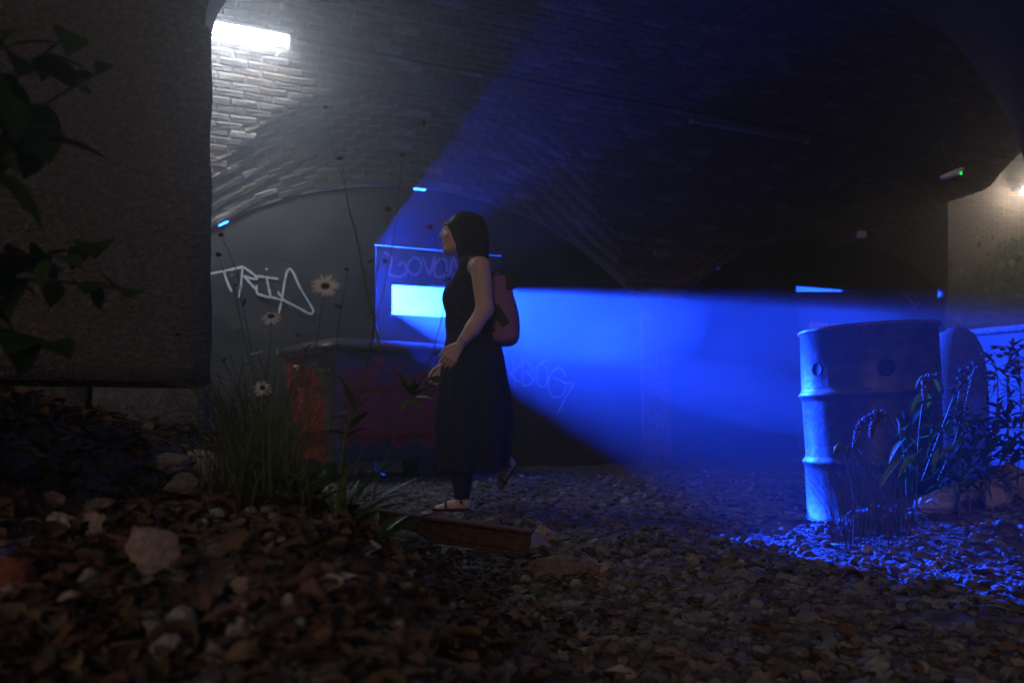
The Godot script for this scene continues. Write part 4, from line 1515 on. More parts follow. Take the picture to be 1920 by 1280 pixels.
# a hand with a palm, four curled fingers and a thumb
func add_hand(st: SurfaceTool, wrist: Vector3, along: Vector3, across: Vector3, inward: Vector3, curl: float) -> void:
	var far := wrist + along * 0.19
	var r := Vector3.ONE * 0.08
	var f := Field.new(wrist.min(far) - r, wrist.max(far) + r, 0.0036)
	var palm := wrist + along * 0.085
	f.cap(wrist - along * 0.03, wrist + along * 0.02, 0.027, 0.022, 0.01)
	for k in 4:
		f.cap(wrist + along * 0.015 + across * (k - 1.5) * 0.009, palm + across * (k - 1.5) * 0.019, 0.014, 0.0125, 0.012)
	for k in 4:
		var length: float = [0.068, 0.08, 0.076, 0.058][k]
		var p := palm + across * (k - 1.5) * 0.02
		var d := along
		for s in 3:
			var bend: float = curl * [0.35, 0.6, 0.5][s] * (1.0 + 0.12 * k)
			d = (d * cos(bend) + inward * sin(bend)).normalized() if s == 0 else (d + inward * sin(bend) * 0.9).normalized()
			var q: Vector3 = p + d * length * [0.45, 0.32, 0.25][s]
			f.cap(p, q, [0.0095, 0.0088, 0.008][s], [0.0088, 0.008, 0.007][s], 0.004)
			p = q
	var t0 := wrist + along * 0.025 - across * 0.026
	var t1 := t0 + along * 0.03 - across * 0.02 + inward * 0.012
	var t2 := t1 + along * 0.028 - across * 0.004 + inward * 0.012
	f.cap(t0, t1, 0.014, 0.0105, 0.012)
	f.cap(t1, t2, 0.0105, 0.009, 0.004)
	f.cap(t2, t2 + along * 0.022 + inward * 0.006, 0.009, 0.0075, 0.004)
	f.mesh(st)

func build_person() -> void:
	var zc := -4.46
	var foot := Vector3((862.0 - 960.0) / 336.3, 0, zc)
	foot.y = height(foot.x, zc + 0.08) + 0.004
	var q := func(px: float, py: float, dz := 0.0) -> Vector3:
		return Vector3((px - 960.0) / 336.3 - foot.x, EYE + (775.0 - py) / 336.3, dz)
	var root := thing("person", "woman with a dark bob walking in a long dark sleeveless dress and sandals", "person", foot)
	var skin := plain(lin(0.62, 0.42, 0.35), 0.55)
	skin.subsurf_scatter_enabled = true
	skin.subsurf_scatter_strength = 0.15
	var st := begin(true)
	# arms, neck, shoulders and legs
	var f := Field.new(Vector3(-0.32, -0.03, -0.33), Vector3(0.4, 1.5, 0.33), 0.012)
	f.cap(q.call(880, 462), q.call(884, 497), 0.05, 0.054, 0.02)
	f.ell(q.call(884, 540), Vector3(0.095, 0.17, 0.13), 0.04)
	for s in [-1, 1]:
		f.cap(q.call(886, 500, 0.05 * s), q.call(902 if s > 0 else 878, 508, 0.155 * s), 0.05, 0.05, 0.03)
	f.cap(q.call(903, 511, 0.165), q.call(911, 588, 0.2), 0.056, 0.046, 0.025)
	f.cap(q.call(911, 588, 0.2), q.call(890, 622, 0.215), 0.046, 0.041, 0.02)
	f.cap(q.call(890, 622, 0.215), q.call(868, 650, 0.22), 0.041, 0.027, 0.015)
	f.cap(q.call(876, 511, -0.16), q.call(866, 598, -0.2), 0.054, 0.044, 0.025)
	f.cap(q.call(866, 598, -0.2), q.call(852, 635, -0.18), 0.044, 0.039, 0.02)
	f.cap(q.call(852, 635, -0.18), q.call(832, 676, -0.15), 0.039, 0.026, 0.015)
	f.ell(q.call(886, 650), Vector3(0.12, 0.12, 0.15), 0.04)
	f.cap(q.call(884, 670, 0.08), q.call(868, 795, 0.08), 0.085, 0.056, 0.03)
	f.cap(q.call(868, 795, 0.08), q.call(870, 850, 0.08), 0.053, 0.055, 0.02)
	f.cap(q.call(870, 850, 0.08), q.call(868, 936, 0.08), 0.055, 0.032, 0.02)
	f.cap(q.call(888, 670, -0.08), q.call(892, 795, -0.09), 0.085, 0.056, 0.03)
	f.cap(q.call(892, 795, -0.09), q.call(918, 830, -0.09), 0.053, 0.055, 0.02)
	f.cap(q.call(918, 830, -0.09), q.call(952, 868, -0.09), 0.055, 0.032, 0.02)
	# feet
	f.cap(q.call(875, 943, 0.08), q.call(848, 944, 0.08), 0.031, 0.03, 0.02)
	f.cap(q.call(848, 944, 0.085), q.call(826, 949, 0.1), 0.028, 0.019, 0.015)
	f.cap(q.call(848, 945, 0.075), q.call(822, 949, 0.072), 0.028, 0.019, 0.015)
	f.cap(q.call(958, 872, -0.09), q.call(946, 894, -0.09), 0.03, 0.028, 0.02)
	f.cap(q.call(946, 894, -0.095), q.call(937, 911, -0.1), 0.027, 0.018, 0.015)
	f.cap(q.call(946, 894, -0.085), q.call(936, 910, -0.075), 0.027, 0.018, 0.015)
	f.mesh(st)
	# head
	f = Field.new(q.call(812, 500, -0.11), q.call(925, 392, 0.11), 0.0045)
	f.ell(q.call(872, 431), Vector3(0.1, 0.094, 0.074), 0.02)
	f.ell(q.call(851, 445), Vector3(0.062, 0.09, 0.058), 0.03)
	f.cap(q.call(838, 468, 0.0), q.call(836, 467, 0.0), 0.02, 0.018, 0.02)
	for s in [-1, 1]:
		f.cap(q.call(842, 468, 0.02 * s), q.call(868, 458, 0.05 * s), 0.02, 0.022, 0.02)
		f.ell(q.call(841, 443, 0.036 * s), Vector3(0.018, 0.016, 0.02), 0.014)
		f.cap(q.call(833, 422, 0.012 * s), q.call(838, 421, 0.045 * s), 0.009, 0.01, 0.012)
		f.ell(q.call(869, 440, 0.073 * s), Vector3(0.018, 0.03, 0.008), 0.006)
	f.cap(q.call(833, 428), q.call(826.5, 441), 0.0075, 0.011, 0.009)
	f.cap(q.call(826.5, 441.5), q.call(832, 446), 0.0105, 0.009, 0.007)
	for s in [-1, 1]:
		f.ell(q.call(831, 444.5, 0.011 * s), Vector3(0.01, 0.007, 0.007), 0.005)
		f.ell(q.call(834.5, 429.5, 0.03 * s), Vector3(0.012, 0.0085, 0.014), 0.0, Basis(), true)
	f.cap(q.call(831, 453.5, -0.012), q.call(831, 453.5, 0.012), 0.0075, 0.0075, 0.006)
	f.cap(q.call(831.5, 458, -0.011), q.call(831.5, 458, 0.011), 0.0075, 0.0075, 0.006)
	f.cap(q.call(880, 455), q.call(884, 498), 0.05, 0.054, 0.02)
	f.mesh(st)
	var dn := (Vector3(-0.052, -0.07, 0.0)).normalized()
	add_hand(st, q.call(867, 652, 0.22), dn, Vector3(0.8, -0.6, 0.0), Vector3(-0.2, 0, -1).normalized(), 1.0)
	dn = Vector3(-0.4, -0.9, 0.1).normalized()
	add_hand(st, q.call(831, 679, -0.15), dn, Vector3(0.9, -0.4, 0).normalized(), Vector3(-0.1, 0, 1).normalized(), 1.5)
	obj("body", st.commit(), skin, root)
	for s in [-1, 1]:
		var eye := SphereMesh.new()
		eye.radius = 0.0115
		eye.height = 0.023
		var eo := obj("eye", eye, plain(lin(0.6, 0.6, 0.6), 0.2), root, Transform3D(Basis(), q.call(837.5, 429.5, 0.031 * s)))
		var iris := SphereMesh.new()
		iris.radius = 0.0062
		iris.height = 0.0124
		obj("iris", iris, M.black, eo, Transform3D(Basis(), Vector3(-0.0065, 0, 0.001 * s)))
		obj("eyebrow", tube_mesh([q.call(831, 421, 0.016 * s), q.call(831.5, 418.5, 0.032 * s), q.call(836, 419.5, 0.048 * s)], [0.003, 0.004, 0.002], 6), plain(lin(0.02, 0.014, 0.012)), root)
	obj("lips", tube_mesh([q.call(832, 455.5, -0.017), q.call(828.6, 455.8, 0.0), q.call(832, 455.5, 0.017)], [0.002, 0.0042, 0.002], 8), plain(lin(0.32, 0.13, 0.12), 0.4), root)
	# hair
	var hair := plain(lin(0.012, 0.008, 0.007), 0.6)
	hair.metallic_specular = 0.2
	st = begin(true)
	f = Field.new(q.call(812, 500, -0.15), q.call(932, 388, 0.15), 0.006)
	f.ell(q.call(873, 430), Vector3(0.112, 0.104, 0.088), 0.02)
	f.ell(q.call(884, 450), Vector3(0.088, 0.085, 0.098), 0.05)
	f.cap(q.call(900, 450, 0.05), q.call(901, 474, 0.05), 0.045, 0.04, 0.03)
	f.cap(q.call(900, 450, -0.05), q.call(901, 474, -0.05), 0.045, 0.04, 0.03)
	f.cap(q.call(866, 440, 0.075), q.call(866, 474, 0.08), 0.03, 0.026, 0.03)
	f.cap(q.call(866, 440, -0.075), q.call(866, 474, -0.08), 0.03, 0.026, 0.03)
	f.ell(q.call(827, 449), Vector3(0.062, 0.088, 0.062), 0.0, Basis(), true)
	f.ell(q.call(840, 478), Vector3(0.06, 0.06, 0.06), 0.0, Basis(), true)
	f.ell(q.call(820, 449), Vector3(0.07, 0.078, 0.2), 0.0, Basis(), true)
	f.cut_below(q.call(0, 479).y, 0.004)
	f.mesh(st)
	var ho := obj("hair", st.commit(), hair, root)
	var lk := begin(true)
	for k in 150:
		var a := rng.randf_range(-2.6, 2.6)
		var dirv := Vector3(cos(a), 0, sin(a))
		var c0: Vector3 = q.call(874, 424)
		var c1: Vector3 = q.call(884, 452)
		var top := c0 + dirv * Vector3(0.085, 0, 0.066) + Vector3(0, 0.055, 0)
		var mid := c0 + dirv * Vector3(0.115, 0, 0.092) + Vector3(0, -0.01, 0)
		var low := c1 + dirv * Vector3(0.094, 0, 0.104) + Vector3(0, -0.03, 0)
		var tip := c1 + dirv * Vector3(0.086, 0, 0.098) * rng.randf_range(0.92, 1.1) + Vector3(0, -0.088 + rng.randf_range(-0.026, 0.008), 0)
		if low.x < q.call(850, 0).x or mid.x < q.call(843, 0).x:
			continue
		add_tube(lk, curve_points([top, mid, low, tip], 4), [0.004, 0.005, 0.005, 0.005, 0.005, 0.005, 0.005, 0.005, 0.005, 0.005, 0.005, 0.004, 0.002], 5)
	obj("lock", done(lk), hair, ho)
	# dress
	var cloth := noisy([lin(0.018, 0.022, 0.06), lin(0.028, 0.033, 0.085)], 0.2, 0.05, 0.85, 0.05, 95, false)
	cloth.metallic_specular = 0.2
	st = begin(true)
	f = Field.new(q.call(805, 690, -0.26), q.call(950, 470, 0.26), 0.009)
	f.ell(q.call(884, 545), Vector3(0.115, 0.165, 0.15), 0.03)
	f.ell(q.call(880, 605), Vector3(0.136, 0.15, 0.148), 0.06)
	for s in [-1, 1]:
		f.ell(q.call(857, 560, 0.06 * s), Vector3(0.078, 0.085, 0.07), 0.06)
		f.cap(q.call(876, 500, 0.082 * s), q.call(900, 505, 0.095 * s), 0.034, 0.036, 0.02)
		f.cap(q.call(866, 520, 0.085 * s), q.call(876, 500, 0.082 * s), 0.034, 0.034, 0.02)
	f.ell(q.call(864, 487), Vector3(0.05, 0.055, 0.05), 0.0, Basis(), true)
	f.ell(q.call(882, 645), Vector3(0.14, 0.1, 0.16), 0.04)
	f.mesh(st)
	var dress := obj("dress", st.commit(), cloth, root)
	var sk := begin(true)
	var rings := []
	var prof := [[628, 837, 932, 0.145], [645, 833, 939, 0.158], [670, 829, 944, 0.172], [700, 824, 948, 0.185], [730, 820, 952, 0.198], [760, 817, 955, 0.21], [790, 815, 957, 0.22], [820, 817, 955, 0.222], [850, 820, 952, 0.225], [880, 824, 948, 0.225]]
	for j in prof.size():
		var row: Array = prof[j]
		var t := float(j) / (prof.size() - 1)
		var ring := []
		for k in 96:
			var a := TAU * k / 96
			var fold := 1.0 + t * (0.085 * sin(a * 7.0 + 1.0 + t) + 0.05 * sin(a * 12.0 + 2.0 - t * 2.0) + 0.03 * sin(a * 4.0))
			var cx: float = (row[1] + row[2]) * 0.5
			var rx: float = (row[2] - row[1]) * 0.5 / 336.3
			var p: Vector3 = q.call(cx, row[0])
			p += Vector3(cos(a) * rx * fold, 0.012 * t * sin(a * 3.0 + 1.0), sin(a) * row[3] * fold)
			ring.append(p)
		rings.append(ring)
	for j in rings.size() - 1:
		for k in 96:
			var k2 := (k + 1) % 96
			quad(sk, rings[j][k], rings[j][k2], rings[j + 1][k2], rings[j + 1][k], rings[j][k] - q.call(886, prof[j][0]))
	cloth.cull_mode = BaseMaterial3D.CULL_DISABLED
	obj("skirt", done(sk), cloth, dress)
	obj("legging", tube_mesh(curve_points([q.call(868, 800, 0.08), q.call(869, 850, 0.08), q.call(868, 900, 0.08), q.call(868, 931, 0.08)], 4), [0.068, 0.068, 0.066, 0.064, 0.064, 0.064, 0.062, 0.058, 0.055, 0.05, 0.046, 0.042, 0.04], 20), cloth, root)
	obj("legging", tube_mesh(curve_points([q.call(900, 812, -0.09), q.call(920, 833, -0.09), q.call(944, 860, -0.09)], 4), [0.066, 0.064, 0.062, 0.06, 0.056, 0.052, 0.048, 0.045, 0.042], 20), cloth, root)
	# sandals
	for s in [0, 1]:
		var shoe := Node3D.new()
		shoe.name = "sandal"
		root.add_child(shoe, true)
		var sole := begin(true)
		var lift := 0.012
		var pts: Array = [q.call(882, 952, 0.08), q.call(866, 952, 0.08), q.call(846, 952, 0.085), q.call(828, 952, 0.088), q.call(814, 952, 0.088)] if s == 0 else [q.call(966, 874, -0.09), q.call(958, 886, -0.09), q.call(950, 902, -0.092), q.call(943, 914, -0.092), q.call(938, 921, -0.09)]
		var n: Vector3 = Vector3(0, 1, 0) if s == 0 else Vector3(-0.75, 0.5, 0).normalized() * -1.0
		if n.y < 0:
			n = -n
		if s == 1:
			n = Vector3(-0.85, -0.5, 0).normalized() * -1.0
		var wd := [0.022, 0.032, 0.036, 0.042, 0.02]
		for i in 4:
			var a0: Vector3 = pts[i]
			var a1: Vector3 = pts[i + 1]
			for h in [[-1, 1], [1, 1]]:
				pass
			var e0: Vector3 = Vector3(0, 0, wd[i])
			var e1: Vector3 = Vector3(0, 0, wd[i + 1])
			quad(sole, a0 - e0 + n * lift, a0 + e0 + n * lift, a1 + e1 + n * lift, a1 - e1 + n * lift, n)
			quad(sole, a0 - e0, a0 + e0, a1 + e1, a1 - e1, -n)
			quad(sole, a0 + e0, a1 + e1, a1 + e1 + n * lift, a0 + e0 + n * lift, Vector3.BACK)
			quad(sole, a0 - e0, a1 - e1, a1 - e1 + n * lift, a0 - e0 + n * lift, Vector3.FORWARD)
		quad(sole, pts[0] - Vector3(0, 0, wd[0]), pts[0] + Vector3(0, 0, wd[0]), pts[0] + Vector3(0, 0, wd[0]) + n * lift, pts[0] - Vector3(0, 0, wd[0]) + n * lift, pts[0] - pts[1])
		obj("sole", done(sole), M.black, shoe)
		var shiny := plain(lin(0.015, 0.015, 0.016), 0.2)
		for t in ([[840, 951, 0.034, 838, 934], [868, 940, 0.03, 866, 922]] if s == 0 else [[948, 906, 0.034, 934, 896], [958, 876, 0.03, 944, 866]]):
			var loop := []
			var lo: Vector3 = q.call(t[0], t[1], 0.085 if s == 0 else -0.09)
			var hi: Vector3 = q.call(t[3], t[4], 0.085 if s == 0 else -0.09)
			for k in 9:
				var a := PI * k / 8.0
				loop.append(lo.lerp(hi, sin(a) * 0.9) + Vector3(0, 0, cos(a) * (t[2] + 0.008)))
			obj("strap", tube_mesh(loop, [0.0065], 6), shiny, shoe)
		obj("buckle", box_mesh(Vector3(0.012, 0.012, 0.005), 0.002), plain(lin(0.8, 0.8, 0.8), 0.15, 1.0), shoe, Transform3D(Basis(), q.call(866, 936, 0.125) if s == 0 else q.call(952, 872, -0.046)))
	var br := []
	for k in 13:
		var a := TAU * k / 12.0
		br.append(q.call(873, 645, 0.219) + (Vector3(0.8, -0.6, 0) * cos(a) + Vector3(0, 0, 1) * sin(a)) * 0.031)
	obj("bracelet", tube_mesh(br, [0.0035], 6), plain(lin(0.2, 0.25, 0.4), 0.4), root)

	# rucksack
	var bag := thing("rucksack", "dull pink rucksack with dark patches worn on the woman's back", "rucksack", foot)
	st = begin(true)
	f = Field.new(q.call(905, 665, -0.2), q.call(990, 500, 0.2), 0.008)
	var tilt := Basis(Vector3.BACK, 0.12)
	f.slab(q.call(941, 583, 0.0), Vector3(0.074, 0.185, 0.135), 0.045, 0.02, tilt)
	f.ell(q.call(955, 598, 0.0), Vector3(0.056, 0.135, 0.115), 0.03, tilt)
	f.ell(q.call(947, 627, 0.0), Vector3(0.06, 0.06, 0.12), 0.03, tilt)
	f.mesh(st)
	var bagcloth := noisy([lin(0.24, 0.11, 0.21), lin(0.3, 0.14, 0.26)], 0.2, 0.05, 0.85, 0.1, 96, false)
	obj("bag_body", st.commit(), bagcloth, bag)
	var dark := plain(lin(0.02, 0.017, 0.022), 0.7)
	obj("patch", box_mesh(Vector3(0.05, 0.085, 0.012), 0.004), dark, bag, Transform3D(tilt, q.call(957, 534, 0.136)))
	obj("patch", box_mesh(Vector3(0.05, 0.12, 0.012), 0.004), dark, bag, Transform3D(Basis(Vector3.BACK, 0.55), q.call(938, 596, 0.138)))
	for s in [-1, 1]:
		obj("shoulder_strap", tube_mesh(curve_points([q.call(927, 528, 0.07 * s), q.call(912, 497, 0.085 * s), q.call(893, 490, 0.09 * s), q.call(868, 505, 0.095 * s), q.call(849, 545, 0.11 * s), q.call(862, 590, 0.135 * s), q.call(900, 615, 0.15 * s), q.call(930, 622, 0.12 * s)], 4), [0.011], 8), dark, bag)
	var hl := []
	for k in 9:
		var a := PI * k / 8.0
		hl.append(q.call(933 - cos(a) * 8.0, 516 - sin(a) * 13.0, 0.0))
	obj("handle", tube_mesh(hl, [0.006], 6), dark, bag)
	var pouch := thing("dark_pouch", "small dark object carried low in the woman's leading hand", "pouch", foot)
	st = begin(true)
	f = Field.new(q.call(785, 740, -0.26), q.call(840, 685, -0.02), 0.006)
	f.slab(q.call(811, 712, -0.145), Vector3(0.035, 0.028, 0.045), 0.014, 0.01, Basis(Vector3.BACK, 0.3))
	f.cap(q.call(808, 712, -0.15), q.call(799, 716, -0.15), 0.024, 0.022, 0.01)
	f.mesh(st)
	obj("case", st.commit(), M.black, pouch)

# ---------------------------------------------------------------- the flowers and grasses in front of the vault
func stem_line(parent: Node3D, called: String, px: Array, d0: float, d1: float, r0: float, r1: float, m: Material) -> Array:
	var pts := []
	for i in px.size():
		var t := float(i) / maxf(1.0, px.size() - 1)
		pts.append(pt(px[i][0], px[i][1], lerpf(d0, d1, t)) - parent.position)
	var foot: Vector3 = pts[0] + parent.position
	var low := height(foot.x, foot.z) - 0.01
	if px.size() > 3 and px[0][1] > 790 and foot.y > low:
		pts.push_front(Vector3(foot.x, low, foot.z) - parent.position)
	pts = curve_points(pts, 5)
	var rad := []
	for i in pts.size():
		rad.append(0.7 * lerpf(r0, r1, float(i) / (pts.size() - 1)))
	obj(called, tube_mesh(pts, rad, 6), m, parent)
	return pts

func face(dir: Vector3) -> Basis:
	var y := dir.normalized()
	var x := y.cross(Vector3(0.1, 0.2, 1.0)).normalized()
	return Basis(x, y, x.cross(y))

func daisy_head(parent: Node3D, at: Vector3, dir: Vector3, radius: float, petals: int, droop: float) -> void:
	var b := face(dir)
	var disc := begin(true)
	add_lathe(disc, Transform3D(b, at), [Vector2(0.0, -radius * 0.12), Vector2(radius * 0.2, -radius * 0.1), Vector2(radius * 0.3, 0.0), Vector2(radius * 0.27, radius * 0.1), Vector2(radius * 0.14, radius * 0.17), Vector2(0.0, radius * 0.18)], 14)
	obj("flower_centre", done(disc), M.disc, parent)
	for k in petals:
		var a := TAU * k / petals + rng.randf_range(-0.1, 0.1)
		var out := Basis(b.y, a) * b.x
		var side := b.y.cross(out)
		var z := (out - b.y * (droop + rng.randf_range(-0.22, 0.22))).normalized()
		var y := z.cross(side).normalized()
		if y.dot(b.y) < 0:
			y = -y
		var x := y.cross(z)
		obj("petal", M.petal_mesh, M.petal, parent, Transform3D(Basis(x, y, z).scaled(Vector3.ONE * radius * rng.randf_range(0.7, 0.85)), at + out * radius * 0.22 + b.y * radius * 0.02))

func seed_head(parent: Node3D, at: Vector3, dir: Vector3, r: float, m: Material, spiky := false) -> void:
	var st := begin(true)
	add_lathe(st, Transform3D(face(dir), at), [Vector2(0.0, -r * 0.5), Vector2(r * 0.7, -r * 0.35), Vector2(r, 0.1 * r), Vector2(r * 0.75, r * 0.7), Vector2(0.0, r * 0.95)], 10)
	if spiky:
		for k in 10:
			var a := TAU * k / 10
			var o := face(dir) * Vector3(cos(a), rng.randf_range(0.0, 0.7), sin(a))
			add_tube(st, [at, at + o * r * 2.1], [r * 0.14, r * 0.03], 4)
	obj("seed_head", done(st), m, parent)

func leaf_on(parent: Node3D, at: Vector3, to: Vector3, width: float, m: Material, curl := 0.3) -> void:
	var z := to - at
	var l := z.length()
	z = z / l
	var x := z.cross(Vector3.UP + Vector3(rng.randf_range(-0.4, 0.4), 0, rng.randf_range(-0.4, 0.4))).normalized()
	var y := x.cross(z)
	if y.y < 0:
		y = -y
		x = -x
	obj("leaf", leaf_mesh(l, width, 0.3, curl, 0.0, 6), m, parent, Transform3D(Basis(x, y, z), at))

func build_flowers() -> void:
	M.stem = leafy(lin(0.12, 0.16, 0.06), Color(0.16, 0.22, 0.07))
	M.dry = leafy(lin(0.16, 0.13, 0.07), Color(0.1, 0.08, 0.04))
	M.green = leafy(lin(0.09, 0.15, 0.045), Color(0.22, 0.34, 0.09))
	M.dark_green = leafy(lin(0.028, 0.06, 0.02), Color(0.08, 0.16, 0.05), 0.9)
	M.dark_green.metallic_specular = 0.15
	M.disc = plain(lin(0.07, 0.045, 0.008), 0.9)
	M.petal = leafy(lin(0.82, 0.82, 0.78), Color(0.5, 0.5, 0.5), 0.6)
	M.petal_mesh = leaf_mesh(1.0, 0.27, 0.12, 0.25, 0.0, 6)
	M.seed = plain(lin(0.1, 0.075, 0.035), 0.9)
	M.red_seed = plain(lin(0.22, 0.05, 0.02), 0.9)
	var z := 1.5
	var make := func(label: String, px: float, depth: float) -> Node3D:
		var b := pt(px, 775, depth)
		return thing("wildflower", label, "wildflower", ground_at(b.x, b.z), 0.0, "wildflowers and weeds by the pier")
	# tallest stalk, forked at the top
	var a: Node3D = make.call("tallest weed, its stalk forking into seed heads high before the brick vault", 645, 1.55)
	stem_line(a, "stem", [[632, 935], [649, 810], [669, 752], [684, 685], [702, 608], [690, 560], [668, 440], [655, 395], [646, 345]], 1.55, 1.45, 0.0048, 0.0016, M.stem)
	stem_line(a, "stem", [[645, 345], [626, 285], [614, 235], [610, 206]], 1.45, 1.42, 0.0014, 0.0007, M.stem)
	stem_line(a, "stem", [[646, 343], [643, 320], [640, 300]], 1.45, 1.44, 0.0014, 0.001, M.stem)
	stem_line(a, "stem", [[646, 343], [655, 325], [662, 303], [666, 280]], 1.45, 1.45, 0.0013, 0.0006, M.stem)
	stem_line(a, "stem", [[656, 322], [690, 300], [735, 262], [770, 240], [790, 231]], 1.45, 1.5, 0.0009, 0.0006, M.stem)
	seed_head(a, pt(610, 202, 1.42) - a.position, Vector3(0, 1, 0.2), 0.0042, M.seed)
	seed_head(a, pt(637, 298, 1.44) - a.position, Vector3(-0.1, 1, 0.3), 0.005, M.seed, true)
	seed_head(a, pt(645, 283, 1.44) - a.position, Vector3(0.2, 1, 0.2), 0.003, M.dry)
	seed_head(a, pt(794, 230, 1.5) - a.position, Vector3(1, 0.3, 0.2), 0.005, M.red_seed)
	stem_line(a, "stem", [[702, 608], [716, 560], [738, 440], [748, 360], [754, 300]], 1.5, 1.5, 0.0018, 0.0012, M.stem)
	seed_head(a, pt(755, 291, 1.5) - a.position, Vector3(0, 1, 0.3), 0.0052, M.dry, true)
	stem_line(a, "stem", [[702, 608], [703, 560], [706, 508]], 1.5, 1.48, 0.002, 0.0012, M.stem)
	stem_line(a, "stem", [[706, 508], [702, 500], [697, 493]], 1.48, 1.48, 0.001, 0.0008, M.stem)
	stem_line(a, "stem", [[706, 508], [713, 500], [720, 492]], 1.48, 1.48, 0.001, 0.0008, M.stem)
	stem_line(a, "stem", [[706, 506], [718, 470], [724, 430], [727, 398]], 1.48, 1.48, 0.001, 0.0008, M.stem)
	seed_head(a, pt(696, 490, 1.48) - a.position, Vector3(-0.4, 1, 0.3), 0.0055, M.stem, true)
	seed_head(a, pt(721, 490, 1.48) - a.position, Vector3(0.4, 1, 0.3), 0.0055, M.stem)
	seed_head(a, pt(727, 393, 1.48) - a.position, Vector3(0, 1, 0.5), 0.0075, M.dry)
	leaf_on(a, pt(703, 607, 1.5) - a.position, pt(712, 660, 1.48) - a.position, 0.006, M.green, 0.1)
	leaf_on(a, pt(703, 607, 1.5) - a.position, pt(674, 570, 1.52) - a.position, 0.005, M.green, 0.2)
	for q in [[662, 770, 650, 715, 0.014], [660, 775, 700, 725, 0.013], [658, 790, 610, 770, 0.012], [655, 805, 690, 760, 0.02], [665, 765, 640, 690, 0.016], [650, 815, 600, 800, 0.014], [650, 820, 690, 790, 0.016]]:
		leaf_on(a, pt(q[0], q[1], 1.5) - a.position, pt(q[2], q[3], 1.46) - a.position, q[4], M.green)
	# the thin stalk before the woman
	var b: Node3D = make.call("thin weed whose red-brown bud stands before the woman's face", 745, 1.7)
	stem_line(b, "stem", [[700, 930], [735, 830], [770, 745], [800, 690], [824, 615], [836, 555], [837, 520], [826, 480], [813, 440], [808, 430]], 1.75, 1.6, 0.003, 0.0009, M.stem)
	seed_head(b, pt(807, 426, 1.6) - b.position, Vector3(-0.4, 1, 0.2), 0.0058, M.red_seed)
	seed_head(b, pt(842, 524, 1.6) - b.position, Vector3(0.5, 1, 0.2), 0.004, M.seed)
	seed_head(b, pt(833, 527, 1.6) - b.position, Vector3(-0.5, 1, 0.2), 0.003, M.seed)
	stem_line(b, "stem", [[770, 748], [800, 725], [835, 700], [858, 680], [878, 655], [889, 640]], 1.7, 1.6, 0.0022, 0.001, M.green)
	seed_head(b, pt(890, 636, 1.6) - b.position, Vector3(0.3, 1, 0.2), 0.0042, M.seed)
	leaf_on(b, pt(877, 656, 1.6) - b.position, pt(892, 650, 1.6) - b.position, 0.004, M.green)
	for q in [[772, 742, 745, 690], [772, 742, 757, 712], [774, 742, 775, 700], [776, 742, 800, 722], [776, 745, 812, 740], [772, 745, 750, 765], [772, 738, 788, 710], [770, 748, 795, 765]]:
		leaf_on(b, pt(q[0], q[1], 1.66) - b.position, pt(q[2], q[3], 1.62) - b.position, 0.012, M.green)
	# daisies
	var daisies := [["open white daisy with raised petals, highest of the daisies", 610, 537, 1.36, Vector3(0.12, 0.6, 0.75), 0.0265, -0.28, [[520, 925], [556, 800], [585, 690], [600, 600], [607, 548]]],
		["open white daisy with drooping petals just below the sprayed white letters", 508, 593, 1.55, Vector3(0.05, 0.68, 0.7), 0.0225, 0.25, [[512, 930], [498, 820], [500, 720], [506, 650], [507, 602]]],
		["white daisy seen edge-on near the top of the red container", 481, 660, 1.55, Vector3(-0.2, 1, 0.12), 0.017, 0.05, [[500, 930], [495, 830], [505, 740], [492, 690], [482, 664]]],
		["small half-hidden white daisy low in the grass", 492, 727, 1.6, Vector3(0.3, 0.5, 0.8), 0.02, 0.1, [[505, 930], [497, 850], [495, 780], [492, 732]]],
		["faded white daisy with closed petals in the grass below the half-hidden one", 483, 737, 1.65, Vector3(-0.5, 0.7, 0.2), 0.014, 0.5, [[500, 930], [490, 850], [485, 790], [483, 740]]]]
	for q in daisies:
		var d := thing("daisy", q[0], "daisy", ground_at(pt(q[7][0][0], 775, q[3] + 0.15).x, -(q[3] + 0.15)), 0.0, "daisies in the grass")
		stem_line(d, "stem", q[7], q[3] + 0.15, q[3], 0.0016, 0.0011, M.stem)
		daisy_head(d, pt(q[1], q[2], q[3]) - d.position, q[4], q[5], 19, q[6])
	# thinner weeds with buds
	var weeds := [["weed with a dark button bud beside the pier edge, leaning right as it falls", [[500, 925], [480, 740], [455, 620], [438, 540], [420, 510], [409, 482]], 1.6, [409, 478], "dark"],
		["weed with a flat dark bud just above the sprayed letters", [[500, 925], [476, 690], [455, 575], [446, 518], [428, 470], [415, 446]], 1.6, [414, 441], "dark"],
		["weed with a small orange-brown bud beside the highest daisy", [[600, 930], [622, 780], [630, 650], [640, 580], [648, 530], [650, 510]], 1.5, [650, 505], "red"],
		["weed with a drooping bud hanging before the stone pier", [[480, 915], [455, 760], [420, 680], [372, 655], [365, 640], [352, 628], [338, 625]], 1.7, [333, 628], "dark"],
		["weed with a pale green bud over the container lid", [[535, 925], [545, 800], [565, 690], [572, 660], [560, 640]], 1.6, [560, 628], "dry"],
		["bent weed with a small yellow head before the container corner", [[480, 900], [520, 800], [560, 730], [590, 705], [612, 696]], 1.55, [615, 694], "yellow"]]
